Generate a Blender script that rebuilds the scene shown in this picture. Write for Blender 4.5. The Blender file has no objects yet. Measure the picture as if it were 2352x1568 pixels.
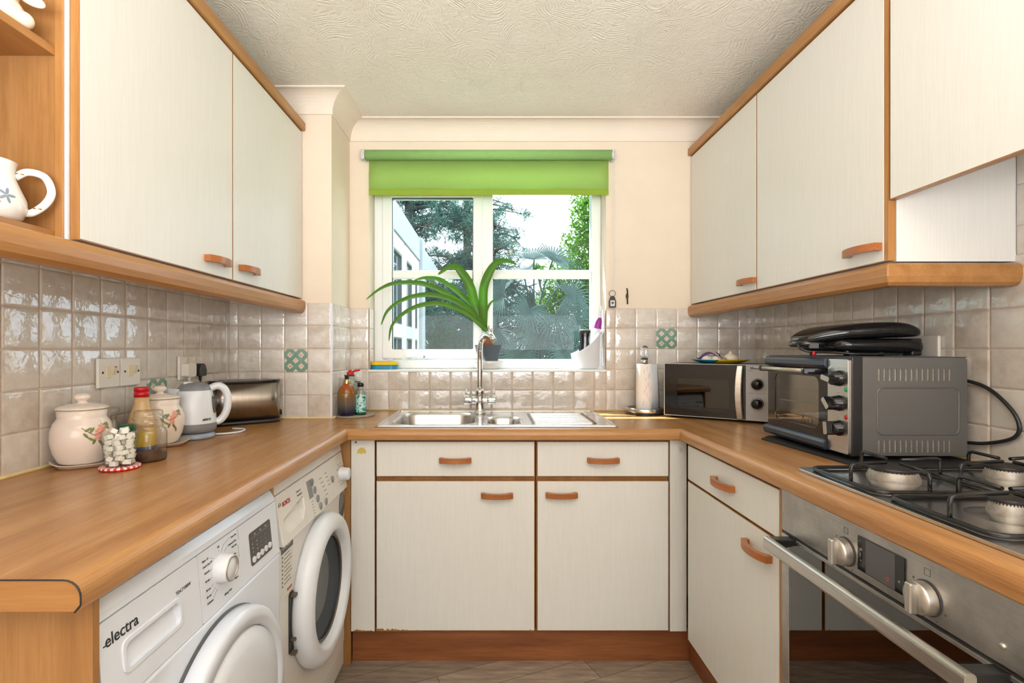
import bpy, bmesh, math, random
from math import sin, cos, pi, radians, sqrt, atan2
from mathutils import Vector, Matrix
from mathutils.geometry import tessellate_polygon
random.seed(7)
SC = bpy.context.scene
COL = SC.collection

# ------------------------------------------------------------------ camera
cam_d = bpy.data.cameras.new('camera'); cam = bpy.data.objects.new('camera', cam_d); COL.objects.link(cam)
cam.location = (0, 0, 1.2); cam.rotation_euler = (pi/2, 0, 0)
cam_d.sensor_width = 36; cam_d.lens = 1174/2352*36
cam_d.shift_x = 49/2352; cam_d.shift_y = 17/2352
cam_d.clip_start = 0.02; cam_d.clip_end = 200
SC.camera = cam
# ------------------------------------------------------------------ world, sun, added fill lamps, exposure
W = bpy.data.worlds.new('world'); SC.world = W; W.use_nodes = True
wn = W.node_tree; wn.nodes.clear()
wo = wn.nodes.new('ShaderNodeOutputWorld'); wb = wn.nodes.new('ShaderNodeBackground')
wb.inputs[0].default_value = (0.84, 0.92, 1.0, 1); wb.inputs[1].default_value = 4.0
wn.links.new(wb.outputs[0], wo.inputs[0])
def light(name, kind, loc, energy, color=(1, 1, 1), direction=None, size=None, size_y=None, spread=None):
    d = bpy.data.lights.new(name, kind); d.energy = energy; d.color = color
    o = bpy.data.objects.new(name, d); COL.objects.link(o); o.location = loc
    if direction: o.rotation_euler = Vector(direction).to_track_quat('-Z', 'Y').to_euler()
    if size is not None and kind == 'AREA':
        d.shape = 'RECTANGLE'; d.size = size; d.size_y = size_y or size
        if spread: d.spread = spread
    return o
sun = light('sun', 'SUN', (-3, 5, 8), 19.0, (1.0, 0.95, 0.86), (0.47, -0.49, -1.0)); sun.data.angle = radians(0.6)
po = light('window_portal', 'AREA', (-0.016, 2.70, 1.58), 1, (1, 1, 1), (0, -1, 0), 1.06, 0.87); po.data.cycles.is_portal = True
light('added_rear_fill', 'AREA', (0.08, -2.1, 1.55), 36, (0.90, 0.955, 1.0), (0, 1, -0.02), 2.3, 1.4)  # added area lamp behind the camera to brighten the room, not a real opening
light('added_ceiling_fill', 'AREA', (0.08, -0.7, 1.40), 66, (0.96, 0.975, 1.0), (0, 0.62, 1), 1.9, 0.8, radians(140))  # added lamp aimed upward to lighten the ceiling, in place of bounced light
SC.view_settings.view_transform = 'Standard'; SC.view_settings.look = 'None'
SC.view_settings.exposure = 0.17; SC.view_settings.gamma = 1.0
SC.view_settings.use_curve_mapping = False
try:
    SC.cycles.caustics_reflective = False; SC.cycles.caustics_refractive = False
    SC.cycles.max_bounces = 10; SC.cycles.transparent_max_bounces = 16
except Exception: pass

# ------------------------------------------------------------------ materials
MATS = {}
class NT:
    def __init__(s, name):
        s.m = bpy.data.materials.new(name); s.m.use_nodes = True; s.t = s.m.node_tree
        s.b = s.t.nodes['Principled BSDF']; s.out = s.t.nodes['Material Output']; MATS[name] = s.m
    def n(s, t, **kw):
        x = s.t.nodes.new('ShaderNode'+t)
        for k, v in kw.items():
            if k.startswith('i_'): x.inputs[int(k[2:])].default_value = v
            else: setattr(x, k, v)
        return x
    def l(s, a, b): s.t.links.new(a, b)
    def math(s, op, a, b=None, c=None):
        x = s.n('Math', operation=op)
        for i, v in enumerate((a, b, c)):
            if v is None: continue
            if isinstance(v, (int, float)): x.inputs[i].default_value = v
            else: s.l(v, x.inputs[i])
        return x.outputs[0]
    def coord(s, scale=(1, 1, 1), kind='Object', rot=(0, 0, 0)):
        tc = s.n('TexCoord'); mp = s.n('Mapping'); mp.inputs['Scale'].default_value = scale
        mp.inputs['Rotation'].default_value = rot
        s.l(tc.outputs[kind], mp.inputs[0]); return mp.outputs[0]
    def ramp(s, fac, stops):
        r = s.n('ValToRGB'); e = r.color_ramp.elements
        while len(e) < len(stops): e.new(0.5)
        for el, (p, c) in zip(e, stops): el.position = p; el.color = (*c, 1)
        s.l(fac, r.inputs[0]); return r.outputs[0]
    def noise(s, vec, scale, detail=4, rough=0.6):
        x = s.n('TexNoise'); x.inputs['Scale'].default_value = scale; x.inputs['Detail'].default_value = detail
        x.inputs['Roughness'].default_value = rough
        if vec is not None: s.l(vec, x.inputs['Vector'])
        return x.outputs['Fac']
    def bump(s, h, strength=0.3, dist=0.002):
        x = s.n('Bump'); x.inputs['Strength'].default_value = strength; x.inputs['Distance'].default_value = dist
        s.l(h, x.inputs['Height']); s.l(x.outputs[0], s.b.inputs['Normal']); return x
    def set(s, **kw):
        for k, v in kw.items():
            k = {'base': 'Base Color', 'rough': 'Roughness', 'metal': 'Metallic', 'trans': 'Transmission Weight',
                 'coat': 'Coat Weight', 'spec': 'Specular IOR Level', 'ior': 'IOR', 'emis': 'Emission Color',
                 'estr': 'Emission Strength', 'alpha': 'Alpha', 'sss': 'Subsurface Weight'}.get(k, k)
            if isinstance(v, tuple) and len(v) == 3: v = (*v, 1)
            s.b.inputs[k].default_value = v
        return s
def srgb(r, g, b):
    f = lambda c: (c/255/12.92) if c/255 <= 0.04045 else ((c/255+0.055)/1.055)**2.4
    return (f(r), f(g), f(b))
def plain(name, rgb, rough=0.5, metal=0.0, nscale=30, namp=0.04, bump=0.0, **kw):
    m = NT(name); v = m.coord()
    f = m.noise(v, nscale, 3)
    a = tuple(max(0, c*(1-namp)) for c in rgb); b = tuple(min(1, c*(1+namp)) for c in rgb)
    m.l(m.ramp(f, [(0.3, a), (0.7, b)]), m.b.inputs['Base Color'])
    m.set(rough=rough, metal=metal, **kw)
    if bump: m.bump(f, bump, 0.001)
    return m.m
def wood(name, axis, c1, c2, c3, rough=0.35, coat=0.0, scale=1.0, bump=0.05):
    m = NT(name); s = [14.0*scale]*3; s[axis] = 1.1*scale
    v = m.coord(tuple(s)); f = m.noise(v, 1.6, 6, 0.62)
    s2 = [120.0*scale]*3; s2[axis] = 7*scale
    v2 = m.coord(tuple(s2)); g = m.noise(v2, 2.0, 3, 0.6)
    mix = m.math('ADD', m.math('MULTIPLY', f, 0.72), m.math('MULTIPLY', g, 0.28))
    m.l(m.ramp(mix, [(0.34, c1), (0.5, c2), (0.64, c3)]), m.b.inputs['Base Color'])
    m.set(rough=rough, coat=coat); m.b.inputs['Coat Roughness'].default_value = 0.18
    m.bump(g, bump, 0.001)
    return m.m
B1, B2, B3 = srgb(144, 100, 56), srgb(161, 115, 67), srgb(175, 130, 81)
for ax, nm in ((0, 'x'), (1, 'y'), (2, 'z')):
    wood('worktop_laminate_'+nm, ax, srgb(154, 106, 60), srgb(173, 124, 73), srgb(186, 139, 88), rough=0.27, coat=0.0)
    wood('beech_'+nm, ax, B1, B2, B3, rough=0.36)
    wood('beech_trim_'+nm, ax, srgb(152, 104, 56), srgb(168, 118, 66), srgb(180, 131, 78), rough=0.33)
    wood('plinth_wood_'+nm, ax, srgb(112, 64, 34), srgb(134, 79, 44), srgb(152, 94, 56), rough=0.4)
wood('handle_wood', 0, srgb(146, 84, 40), srgb(164, 98, 50), srgb(178, 112, 62), rough=0.3)
def laminate_white():
    m = NT('white_laminate'); v = m.coord((160, 160, 5)); f = m.noise(v, 1.5, 4, 0.7)
    m.l(m.ramp(f, [(0.3, srgb(220, 219, 213)), (0.7, srgb(227, 226, 220))]), m.b.inputs['Base Color'])
    m.set(rough=0.42); m.bump(f, 0.08, 0.0003)
laminate_white()
def tile_mat():
    m = NT('glazed_tile'); g = m.n('NewGeometry'); v = m.coord((1, 1, 1))
    f = m.noise(v, 26, 5, 0.6); r = g.outputs['Random Per Island']
    mix = m.math('ADD', m.math('MULTIPLY', f, 0.75), m.math('MULTIPLY', r, 0.25))
    m.l(m.ramp(mix, [(0.28, srgb(194, 182, 168)), (0.46, srgb(210, 201, 190)), (0.68, srgb(220, 214, 205))]), m.b.inputs['Base Color'])
    m.set(rough=0.07, spec=0.85)
    h = m.math('ADD', m.noise(v, 20, 3, 0.5), m.math('MULTIPLY', m.noise(v, 75, 2, 0.5), 0.22))
    m.bump(h, 0.4, 0.0045)
tile_mat()
plain('grout', srgb(206, 184, 166), 0.85, nscale=60, namp=0.12, bump=0.2)
plain('silicone_bead', srgb(220, 196, 140), 0.5, nscale=25, namp=0.12)
def deco_tile():
    m = NT('patterned_glaze'); tc = m.n('TexCoord'); sp = m.n('SeparateXYZ'); m.l(tc.outputs['Object'], sp.inputs[0])
    u = m.math('DIVIDE', sp.outputs[0], 0.0485); v = m.math('DIVIDE', sp.outputs[2], 0.0485)
    def dia(cu, cv, r):
        a = m.math('ABSOLUTE', m.math('SUBTRACT', u, cu)); b = m.math('ABSOLUTE', m.math('SUBTRACT', v, cv))
        return m.math('LESS_THAN', m.math('ADD', a, b), r)
    dd = None; ee = None
    for c in ((0, 0), (.5, .5), (-.5, .5), (.5, -.5), (-.5, -.5)):
        k = dia(*c, 0.27); dd = k if dd is None else m.math('MAXIMUM', dd, k)
        k = dia(*c, 0.17); ee = k if ee is None else m.math('MAXIMUM', ee, k)
    for c in ((0, 1.02), (0, -1.02), (1.02, 0), (-1.02, 0)): dd = m.math('MAXIMUM', dd, dia(*c, 0.27))
    au = m.math('ABSOLUTE', u); av = m.math('ABSOLUTE', v)
    dd = m.math('MAXIMUM', dd, m.math('GREATER_THAN', m.math('ADD', au, av), 1.74))
    no = m.noise(m.coord(), 260, 2); pk = m.math('MULTIPLY', ee, m.math('GREATER_THAN', no, 0.5))
    gr = m.ramp(m.noise(m.coord(), 60, 3), [(0.3, srgb(104, 140, 122)), (0.7, srgb(130, 164, 146))])
    mx = m.n('MixRGB'); m.l(dd, mx.inputs[0]); m.l(gr, mx.inputs[1]); mx.inputs[2].default_value = (*srgb(226, 214, 200), 1)
    m2 = m.n('MixRGB'); m.l(pk, m2.inputs[0]); m.l(mx.outputs[0], m2.inputs[1]); m2.inputs[2].default_value = (*srgb(200, 140, 132), 1)
    m.l(m2.outputs[0], m.b.inputs['Base Color']); m.set(rough=0.15)
deco_tile()
plain('wall_paint', srgb(228, 213, 193), 0.75, nscale=6, namp=0.02, bump=0.06)
plain('coving_paint', srgb(230, 218, 201), 0.7, nscale=8, namp=0.02, bump=0.05)
def artex():
    m = NT('swirl_ceiling'); v = m.coord()
    vo = m.n('TexVoronoi'); vo.inputs['Scale'].default_value = 5.5
    nz = m.n('TexNoise'); nz.inputs['Scale'].default_value = 3.0; nz.inputs['Detail'].default_value = 2
    m.l(v, nz.inputs['Vector'])
    wv = m.n('VectorMath', operation='SCALE'); m.l(nz.outputs['Color'], wv.inputs[0]); wv.inputs['Scale'].default_value = 0.22
    ad = m.n('VectorMath', operation='ADD'); m.l(v, ad.inputs[0]); m.l(wv.outputs[0], ad.inputs[1])
    m.l(ad.outputs[0], vo.inputs['Vector'])
    d = m.n('VectorMath', operation='DISTANCE'); m.l(ad.outputs[0], d.inputs[0]); m.l(vo.outputs['Position'], d.inputs[1])
    s = m.math('SINE', m.math('MULTIPLY', d.outputs['Value'], 640))
    br = m.noise(v, 26, 3, 0.6); br = m.math('MULTIPLY', m.math('GREATER_THAN', br, 0.47), br)
    h = m.math('ADD', m.math('MULTIPLY', m.math('MULTIPLY', s, br), 0.28), m.math('MULTIPLY', m.noise(v, 60, 5, 0.75), 1.5))
    m.l(m.ramp(m.noise(v, 4, 3), [(0.3, srgb(234, 226, 212)), (0.7, srgb(240, 233, 220))]), m.b.inputs['Base Color'])
    m.set(rough=0.62); m.bump(h, 0.75, 0.0055)
artex()
def floor_mat():
    m = NT('grey_oak_vinyl'); v = m.coord((1, 1, 1), rot=(0, 0, radians(-23)))
    br = m.n('TexBrick'); m.l(v, br.inputs['Vector'])
    for k, val in (('Scale', 1.0), ('Mortar Size', 0.0015), ('Brick Width', 1.1), ('Row Height', 0.12), ('Mortar Smooth', 0.3), ('Bias', 0.0)): br.inputs[k].default_value = val
    br.inputs['Color1'].default_value = (0.8, 0.8, 0.8, 1); br.inputs['Color2'].default_value = (1.1, 1.1, 1.1, 1); br.inputs['Mortar'].default_value = (.3, .3, .3, 1)
    v2 = m.coord((3, 22, 3), rot=(0, 0, radians(-23))); g = m.noise(v2, 2.0, 6, 0.66)
    c = m.ramp(g, [(0.3, srgb(118, 104, 92)), (0.5, srgb(150, 134, 118)), (0.7, srgb(176, 160, 142))])
    mx = m.n('MixRGB', blend_type='MULTIPLY'); mx.inputs[0].default_value = 1; m.l(c, mx.inputs[1]); m.l(br.outputs[0], mx.inputs[2])
    m.l(mx.outputs[0], m.b.inputs['Base Color']); m.set(rough=0.5); m.bump(g, 0.1, 0.001)
floor_mat()
def brushed(name, rgb, rough, axis=0, amp=0.1, aniso=0.0, smudge=0.0):
    m = NT(name); s = [240.0]*3; s[axis] = 4; f = m.noise(m.coord(tuple(s)), 1.5, 3)
    a = tuple(c*(1-amp) for c in rgb); b = tuple(min(1, c*(1+amp)) for c in rgb)
    c = m.ramp(f, [(0.3, a), (0.7, b)])
    if smudge:
        sm = m.noise(m.coord(), 9, 5, 0.65); mx = m.n('MixRGB', blend_type='MULTIPLY'); mx.inputs[0].default_value = 1
        m.l(c, mx.inputs[1]); m.l(m.ramp(sm, [(0.35, (1-smudge,)*3), (0.6, (1, 1, 1))]), mx.inputs[2]); c = mx.outputs[0]
        m.l(m.math('ADD', m.math('MULTIPLY', sm, 0.25), rough-0.1), m.b.inputs['Roughness'])
    m.l(c, m.b.inputs['Base Color']); m.set(metal=1.0)
    if not smudge: m.set(rough=rough)
    m.bump(f, 0.05, 0.0005)
brushed('brushed_steel', (0.56, 0.54, 0.51), 0.28, 0)
brushed('brushed_steel_z', (0.34, 0.31, 0.28), 0.26, 2)
brushed('stained_steel', (0.56, 0.55, 0.53), 0.40, 0, 0.06, smudge=0.3)
brushed('sink_steel', (0.66, 0.66, 0.66), 0.22, 0, 0.05)
brushed('dark_sheet_steel', (0.17, 0.168, 0.162), 0.5, 0, 0.06); MATS['dark_sheet_steel'].node_tree.nodes['Principled BSDF'].inputs['Metallic'].default_value = 0.55
plain('chrome', (0.72, 0.72, 0.72), 0.07, 1.0, namp=0.01)
plain('satin_nickel', (0.58, 0.55, 0.50), 0.42, 1.0, namp=0.02)
plain('gold_metal', srgb(190, 160, 110), 0.25, 1.0, namp=0.02)
plain('bronze', srgb(82, 66, 48), 0.4, 0.8, namp=0.1)
plain('black_gloss', (0.010, 0.010, 0.011), 0.08, namp=0.1)
plain('black_plastic', (0.016, 0.016, 0.017), 0.3, namp=0.1)
plain('black_enamel', (0.012, 0.012, 0.013), 0.22, namp=0.15, bump=0.05)
plain('blue_black_plastic', srgb(46, 54, 68), 0.32, namp=0.05)
plain('black_mat_weave', (0.014, 0.014, 0.015), 0.75, nscale=300, namp=0.6, bump=0.4)
plain('grey_plastic', srgb(130, 132, 136), 0.35)
plain('dark_grey_plastic', srgb(72, 70, 68), 0.4)
plain('kettle_base_grey', srgb(150, 162, 176), 0.2)
plain('white_enamel', srgb(220, 226, 236), 0.13, namp=0.01)
plain('white_enamel_warm', srgb(222, 219, 212), 0.2, namp=0.015)
plain('white_plastic', srgb(224, 228, 234), 0.28, namp=0.01)
plain('cream_plastic', srgb(222, 208, 172), 0.4, namp=0.02)
plain('socket_white', srgb(224, 218, 208), 0.32, namp=0.02)
plain('upvc_white', srgb(236, 240, 238), 0.22, namp=0.01)
plain('ceramic_cream', srgb(232, 218, 206), 0.1, namp=0.015)
plain('ceramic_white', srgb(236, 234, 230), 0.1, namp=0.01)
plain('figurine_glaze', srgb(228, 212, 192), 0.25, nscale=40, namp=0.08)
plain('figurine_pink', srgb(226, 182, 164), 0.3)
plain('petal_pink', srgb(226, 160, 142), 0.4, nscale=200, namp=0.2)
plain('leaf_print', srgb(120, 132, 78), 0.4, nscale=200, namp=0.2)
plain('stem_print', srgb(120, 84, 60), 0.4)
plain('blue_print', srgb(130, 144, 158), 0.4)
plain('grey_print', srgb(96, 96, 98), 0.5)
plain('black_print', (0.02, 0.02, 0.022), 0.5)
plain('red_print', srgb(170, 40, 44), 0.5)
plain('label_grey', srgb(176, 176, 178), 0.5)
plain('label_paper', srgb(218, 214, 204), 0.6)
plain('sticker_grey', srgb(84, 84, 86), 0.5)
plain('red_plastic', srgb(190, 18, 30), 0.3)
plain('green_plastic', srgb(20, 96, 60), 0.3)
plain('yellow_label', srgb(206, 168, 30), 0.4)
plain('blue_label', srgb(52, 66, 110), 0.4)
plain('sauce_tan', srgb(200, 164, 116), 0.3)
plain('sugar', srgb(240, 238, 230), 0.7, bump=0.3)
plain('coffee_granules', srgb(82, 52, 32), 0.9, nscale=500, namp=0.5, bump=0.8)
plain('paper_white', srgb(240, 234, 228), 0.9, nscale=120, namp=0.02, bump=0.2)
plain('paper_print', srgb(216, 116, 116), 0.9)
plain('towel_flap', srgb(224, 228, 232), 0.9, nscale=120, namp=0.02, bump=0.2)
plain('leather_black', (0.02, 0.018, 0.018), 0.5, bump=0.2)
plain('sealant_yellow', srgb(206, 180, 92), 0.7)
plain('bare_chipboard', srgb(150, 108, 58), 0.9, nscale=150, namp=0.3)
plain('purple_plastic', srgb(150, 40, 150), 0.3)
plain('purple_net', srgb(84, 44, 116), 0.5)
plain('garlic_skin', srgb(232, 222, 206), 0.5, nscale=60, namp=0.06)
plain('pot_grey', srgb(84, 92, 100), 0.4)
plain('bulb_brown', srgb(128, 84, 48), 0.6, nscale=60, namp=0.35, bump=0.3)
plain('cork_grey', srgb(150, 138, 124), 0.8, nscale=200, namp=0.2)
plain('sponge_yellow', srgb(232, 196, 20), 0.5)
plain('sponge_green', srgb(60, 120, 50), 0.5)
plain('sponge_blue', srgb(24, 130, 168), 0.3)
plain('burner_alu', srgb(176, 168, 158), 0.5, 0.7, nscale=80, namp=0.2)
plain('burner_cap', (0.02, 0.018, 0.017), 0.45, nscale=60, namp=0.3)
plain('rubber_seal', srgb(96, 86, 76), 0.5)
plain('drum_steel', (0.35, 0.36, 0.37), 0.3, 1.0)
plain('led_green', srgb(30, 150, 80), 0.2)
plain('led_red', srgb(170, 24, 30), 0.2)
plain('clear_plastic_bracket', srgb(206, 206, 204), 0.3)
plain('render_white', srgb(158, 162, 168), 0.6, nscale=3, namp=0.03)
plain('garden_frame_grey', srgb(90, 96, 102), 0.4)
plain('bark', srgb(58, 54, 50), 0.9, nscale=12, namp=0.3, bump=0.5)
plain('grass', srgb(86, 120, 50), 0.9, nscale=4, namp=0.3)
plain('soffit', srgb(225, 225, 222), 0.7)
def emit(name, rgb, st):
    m = NT(name); m.set(base=rgb, emis=rgb, estr=st)
emit('bulb_glow', (1.0, 0.72, 0.4), 60.0)
emit('led_digits', srgb(190, 50, 46), 0.35)
def thin(name, rgb=(1, 1, 1), refl=1.0, haze=0.0, hazecol=(0.8, 0.85, 0.9), streak=False, rough=0.01):
    m = NT(name); tr = m.n('BsdfTransparent'); tr.inputs[0].default_value = (*rgb, 1)
    gl = m.n('BsdfGlossy'); gl.inputs['Roughness'].default_value = rough; fr = m.n('Fresnel'); fr.inputs[0].default_value = 1.5
    mx = m.n('MixShader'); ge = m.n('NewGeometry'); fm = m.math('MULTIPLY', m.math('MULTIPLY', fr.outputs[0], refl), m.math('SUBTRACT', 1.0, ge.outputs['Backfacing'])); fm = m.math('MINIMUM', fm, 1.0); m.l(fm, mx.inputs[0]); m.l(tr.outputs[0], mx.inputs[1]); m.l(gl.outputs[0], mx.inputs[2])
    o = mx.outputs[0]
    if haze:
        df = m.n('BsdfDiffuse'); df.inputs[0].default_value = (*hazecol, 1); tl = m.n('BsdfTranslucent'); tl.inputs[0].default_value = (*hazecol, 1)
        md = m.n('MixShader'); md.inputs[0].default_value = 0.6; m.l(df.outputs[0], md.inputs[1]); m.l(tl.outputs[0], md.inputs[2])
        m3 = m.n('MixShader')
        f = m.math('MULTIPLY', m.math('ADD', m.noise(m.coord((1, 1, 0.6)), 3, 4, 0.6), 0.2), haze)
        m.l(f, m3.inputs[0]); m.l(o, m3.inputs[1]); m.l(md.outputs[0], m3.inputs[2]); o = m3.outputs[0]
    m.l(o, m.out.inputs[0])
thin('window_glass', (0.93, 0.98, 1.0), 0.25, 0.008)
thin('washer_glass', (0.62, 0.65, 0.68), 1.6)
thin('oven_glass', (0.16, 0.15, 0.14), 2.2); thin('toaster_oven_glass', (0.80, 0.78, 0.74), 1.5); thin('microwave_glass', (0.15, 0.14, 0.13), 1.8)
thin('clear_bottle_plastic', (0.80, 0.86, 0.84), 1.5); thin('gauge_smoke', (0.45, 0.42, 0.38), 1.2); thin('garden_glass', (0.8, 0.86, 0.88), 1.5, 0.15)
def jar():
    m = NT('jar_glass'); lw = m.n('LayerWeight'); lw.inputs[0].default_value = 0.35
    tr = m.n('BsdfTransparent'); m.l(m.ramp(lw.outputs['Facing'], [(0.0, (0.97, 0.98, 0.97)), (0.55, (0.86, 0.88, 0.86)), (0.95, (0.42, 0.43, 0.41))]), tr.inputs[0])
    gl = m.n('BsdfGlossy'); gl.inputs['Roughness'].default_value = 0.02; mx = m.n('MixShader')
    m.l(m.math('ADD', m.math('MULTIPLY', m.math('POWER', lw.outputs['Facing'], 2.0), 0.45), 0.06), mx.inputs[0]); m.l(tr.outputs[0], mx.inputs[1]); m.l(gl.outputs[0], mx.inputs[2]); m.l(mx.outputs[0], m.out.inputs[0])
jar()
def soap_gradient():
    m = NT('amber_to_navy_bottle'); tc = m.n('TexCoord'); sp = m.n('SeparateXYZ'); m.l(tc.outputs['Object'], sp.inputs[0])
    f = m.math('DIVIDE', sp.outputs[2], 0.16)
    m.l(m.ramp(f, [(0.08, srgb(30, 34, 62)), (0.3, srgb(98, 92, 84)), (0.6, srgb(140, 98, 42)), (0.85, srgb(170, 80, 30))]), m.b.inputs['Base Color'])
    m.set(rough=0.08, trans=0.15)
soap_gradient()
def fabric_translucent(name, rgb, frac):
    m = NT(name); tl = m.n('BsdfTranslucent'); v = m.coord((1, 1, 1)); f = m.noise(v, 400, 2)
    c = m.ramp(f, [(0.3, tuple(x*0.93 for x in rgb)), (0.7, rgb)])
    m.l(c, m.b.inputs['Base Color']); m.l(c, tl.inputs[0]); m.set(rough=0.9)
    mx = m.n('MixShader'); mx.inputs[0].default_value = frac; m.l(m.b.outputs[0], mx.inputs[1]); m.l(tl.outputs[0], mx.inputs[2]); m.l(mx.outputs[0], m.out.inputs[0])
fabric_translucent('green_blind_fabric', srgb(212, 238, 160), 0.72)
plain('green_blind_roll', srgb(138, 182, 108), 0.85)
plain('green_blind_hem', srgb(136, 164, 48), 0.85)
def leafmat(name, a, b, frac=0.4, nscale=30, rough=0.75):
    m = NT(name); g = m.n('NewGeometry'); tl = m.n('BsdfTranslucent')
    r = m.math('ADD', m.math('MULTIPLY', g.outputs['Random Per Island'], 0.7), m.math('MULTIPLY', m.noise(m.coord(), nscale, 3), 0.3))
    c = m.ramp(r, [(0.1, a), (0.9, b)]); m.l(c, m.b.inputs['Base Color']); m.l(c, tl.inputs[0]); m.set(rough=rough, spec=0.5 if rough < .35 else 0.08)
    mx = m.n('MixShader'); mx.inputs[0].default_value = frac; m.l(m.b.outputs[0], mx.inputs[1]); m.l(tl.outputs[0], mx.inputs[2]); m.l(mx.outputs[0], m.out.inputs[0])
leafmat('amaryllis_leaf', srgb(92, 146, 54), srgb(118, 168, 66), 0.5, 8, 0.25)
leafmat('conifer_needles', srgb(40, 66, 58), srgb(92, 124, 112), 0.3)
leafmat('palm_blade', srgb(8, 15, 17), srgb(74, 96, 93), 0.12)
leafmat('bush_leaf', srgb(52, 96, 26), srgb(100, 144, 46), 0.5)
leafmat('dark_bush_leaf', srgb(24, 44, 30), srgb(62, 92, 58), 0.3)
def plate_mat():
    m = NT('yellow_and_blue_glaze'); tc = m.n('TexCoord'); sp = m.n('SeparateXYZ'); m.l(tc.outputs['Object'], sp.inputs[0])
    f = m.math('ADD', m.math('MULTIPLY', sp.outputs[0], 4.0), 0.5)
    r = m.ramp(f, [(0.0, srgb(20, 140, 176)), (0.255, srgb(20, 140, 176)), (0.258, srgb(70, 120, 40)), (0.285, srgb(70, 120, 40)), (0.288, srgb(226, 190, 20))])
    m.l(r, m.b.inputs['Base Color']); m.set(rough=0.15)
plate_mat()
def gingham():
    m = NT('red_gingham'); tc = m.n('TexCoord'); sp = m.n('SeparateXYZ'); m.l(tc.outputs['Object'], sp.inputs[0])
    a = m.math('ARCTAN2', sp.outputs[1], sp.outputs[0])
    s1 = m.math('GREATER_THAN', m.math('SINE', m.math('MULTIPLY', a, 20)), 0)
    s2 = m.math('GREATER_THAN', m.math('SINE', m.math('MULTIPLY', sp.outputs[2], 700)), 0)
    s = m.math('MULTIPLY', m.math('ADD', s1, s2), 0.5)
    m.l(m.ramp(s, [(0.2, srgb(232, 224, 218)), (0.5, srgb(214, 60, 60)), (0.9, srgb(186, 20, 30))]), m.b.inputs['Base Color']); m.set(rough=0.35)
gingham()
def M(n): return MATS[n]

# ------------------------------------------------------------------ geometry helpers
def rrect(x0, x1, y0, y1, r, n=6):
    P = []
    for cx, cy, a0 in ((x1-r, y0+r, -pi/2), (x1-r, y1-r, 0), (x0+r, y1-r, pi/2), (x0+r, y0+r, pi)):
        for i in range(n+1):
            a = a0+pi/2*i/n; P.append((cx+r*cos(a), cy+r*sin(a)))
    return P
def circ(cx, cy, rx, ry=None, n=24):
    ry = ry or rx
    return [(cx+rx*cos(2*pi*i/n), cy+ry*sin(2*pi*i/n)) for i in range(n)]
def smooth_path(P, k=6):
    P = [Vector(p) for p in P]; out = []
    for i in range(len(P)-1):
        p0 = P[max(0, i-1)]; p1 = P[i]; p2 = P[i+1]; p3 = P[min(len(P)-1, i+2)]
        for j in range(k):
            t = j/k
            out.append(0.5*((2*p1)+(-p0+p2)*t+(2*p0-5*p1+4*p2-p3)*t*t+(-p0+3*p1-3*p2+p3)*t*t*t))
    out.append(P[-1]); return out
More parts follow.
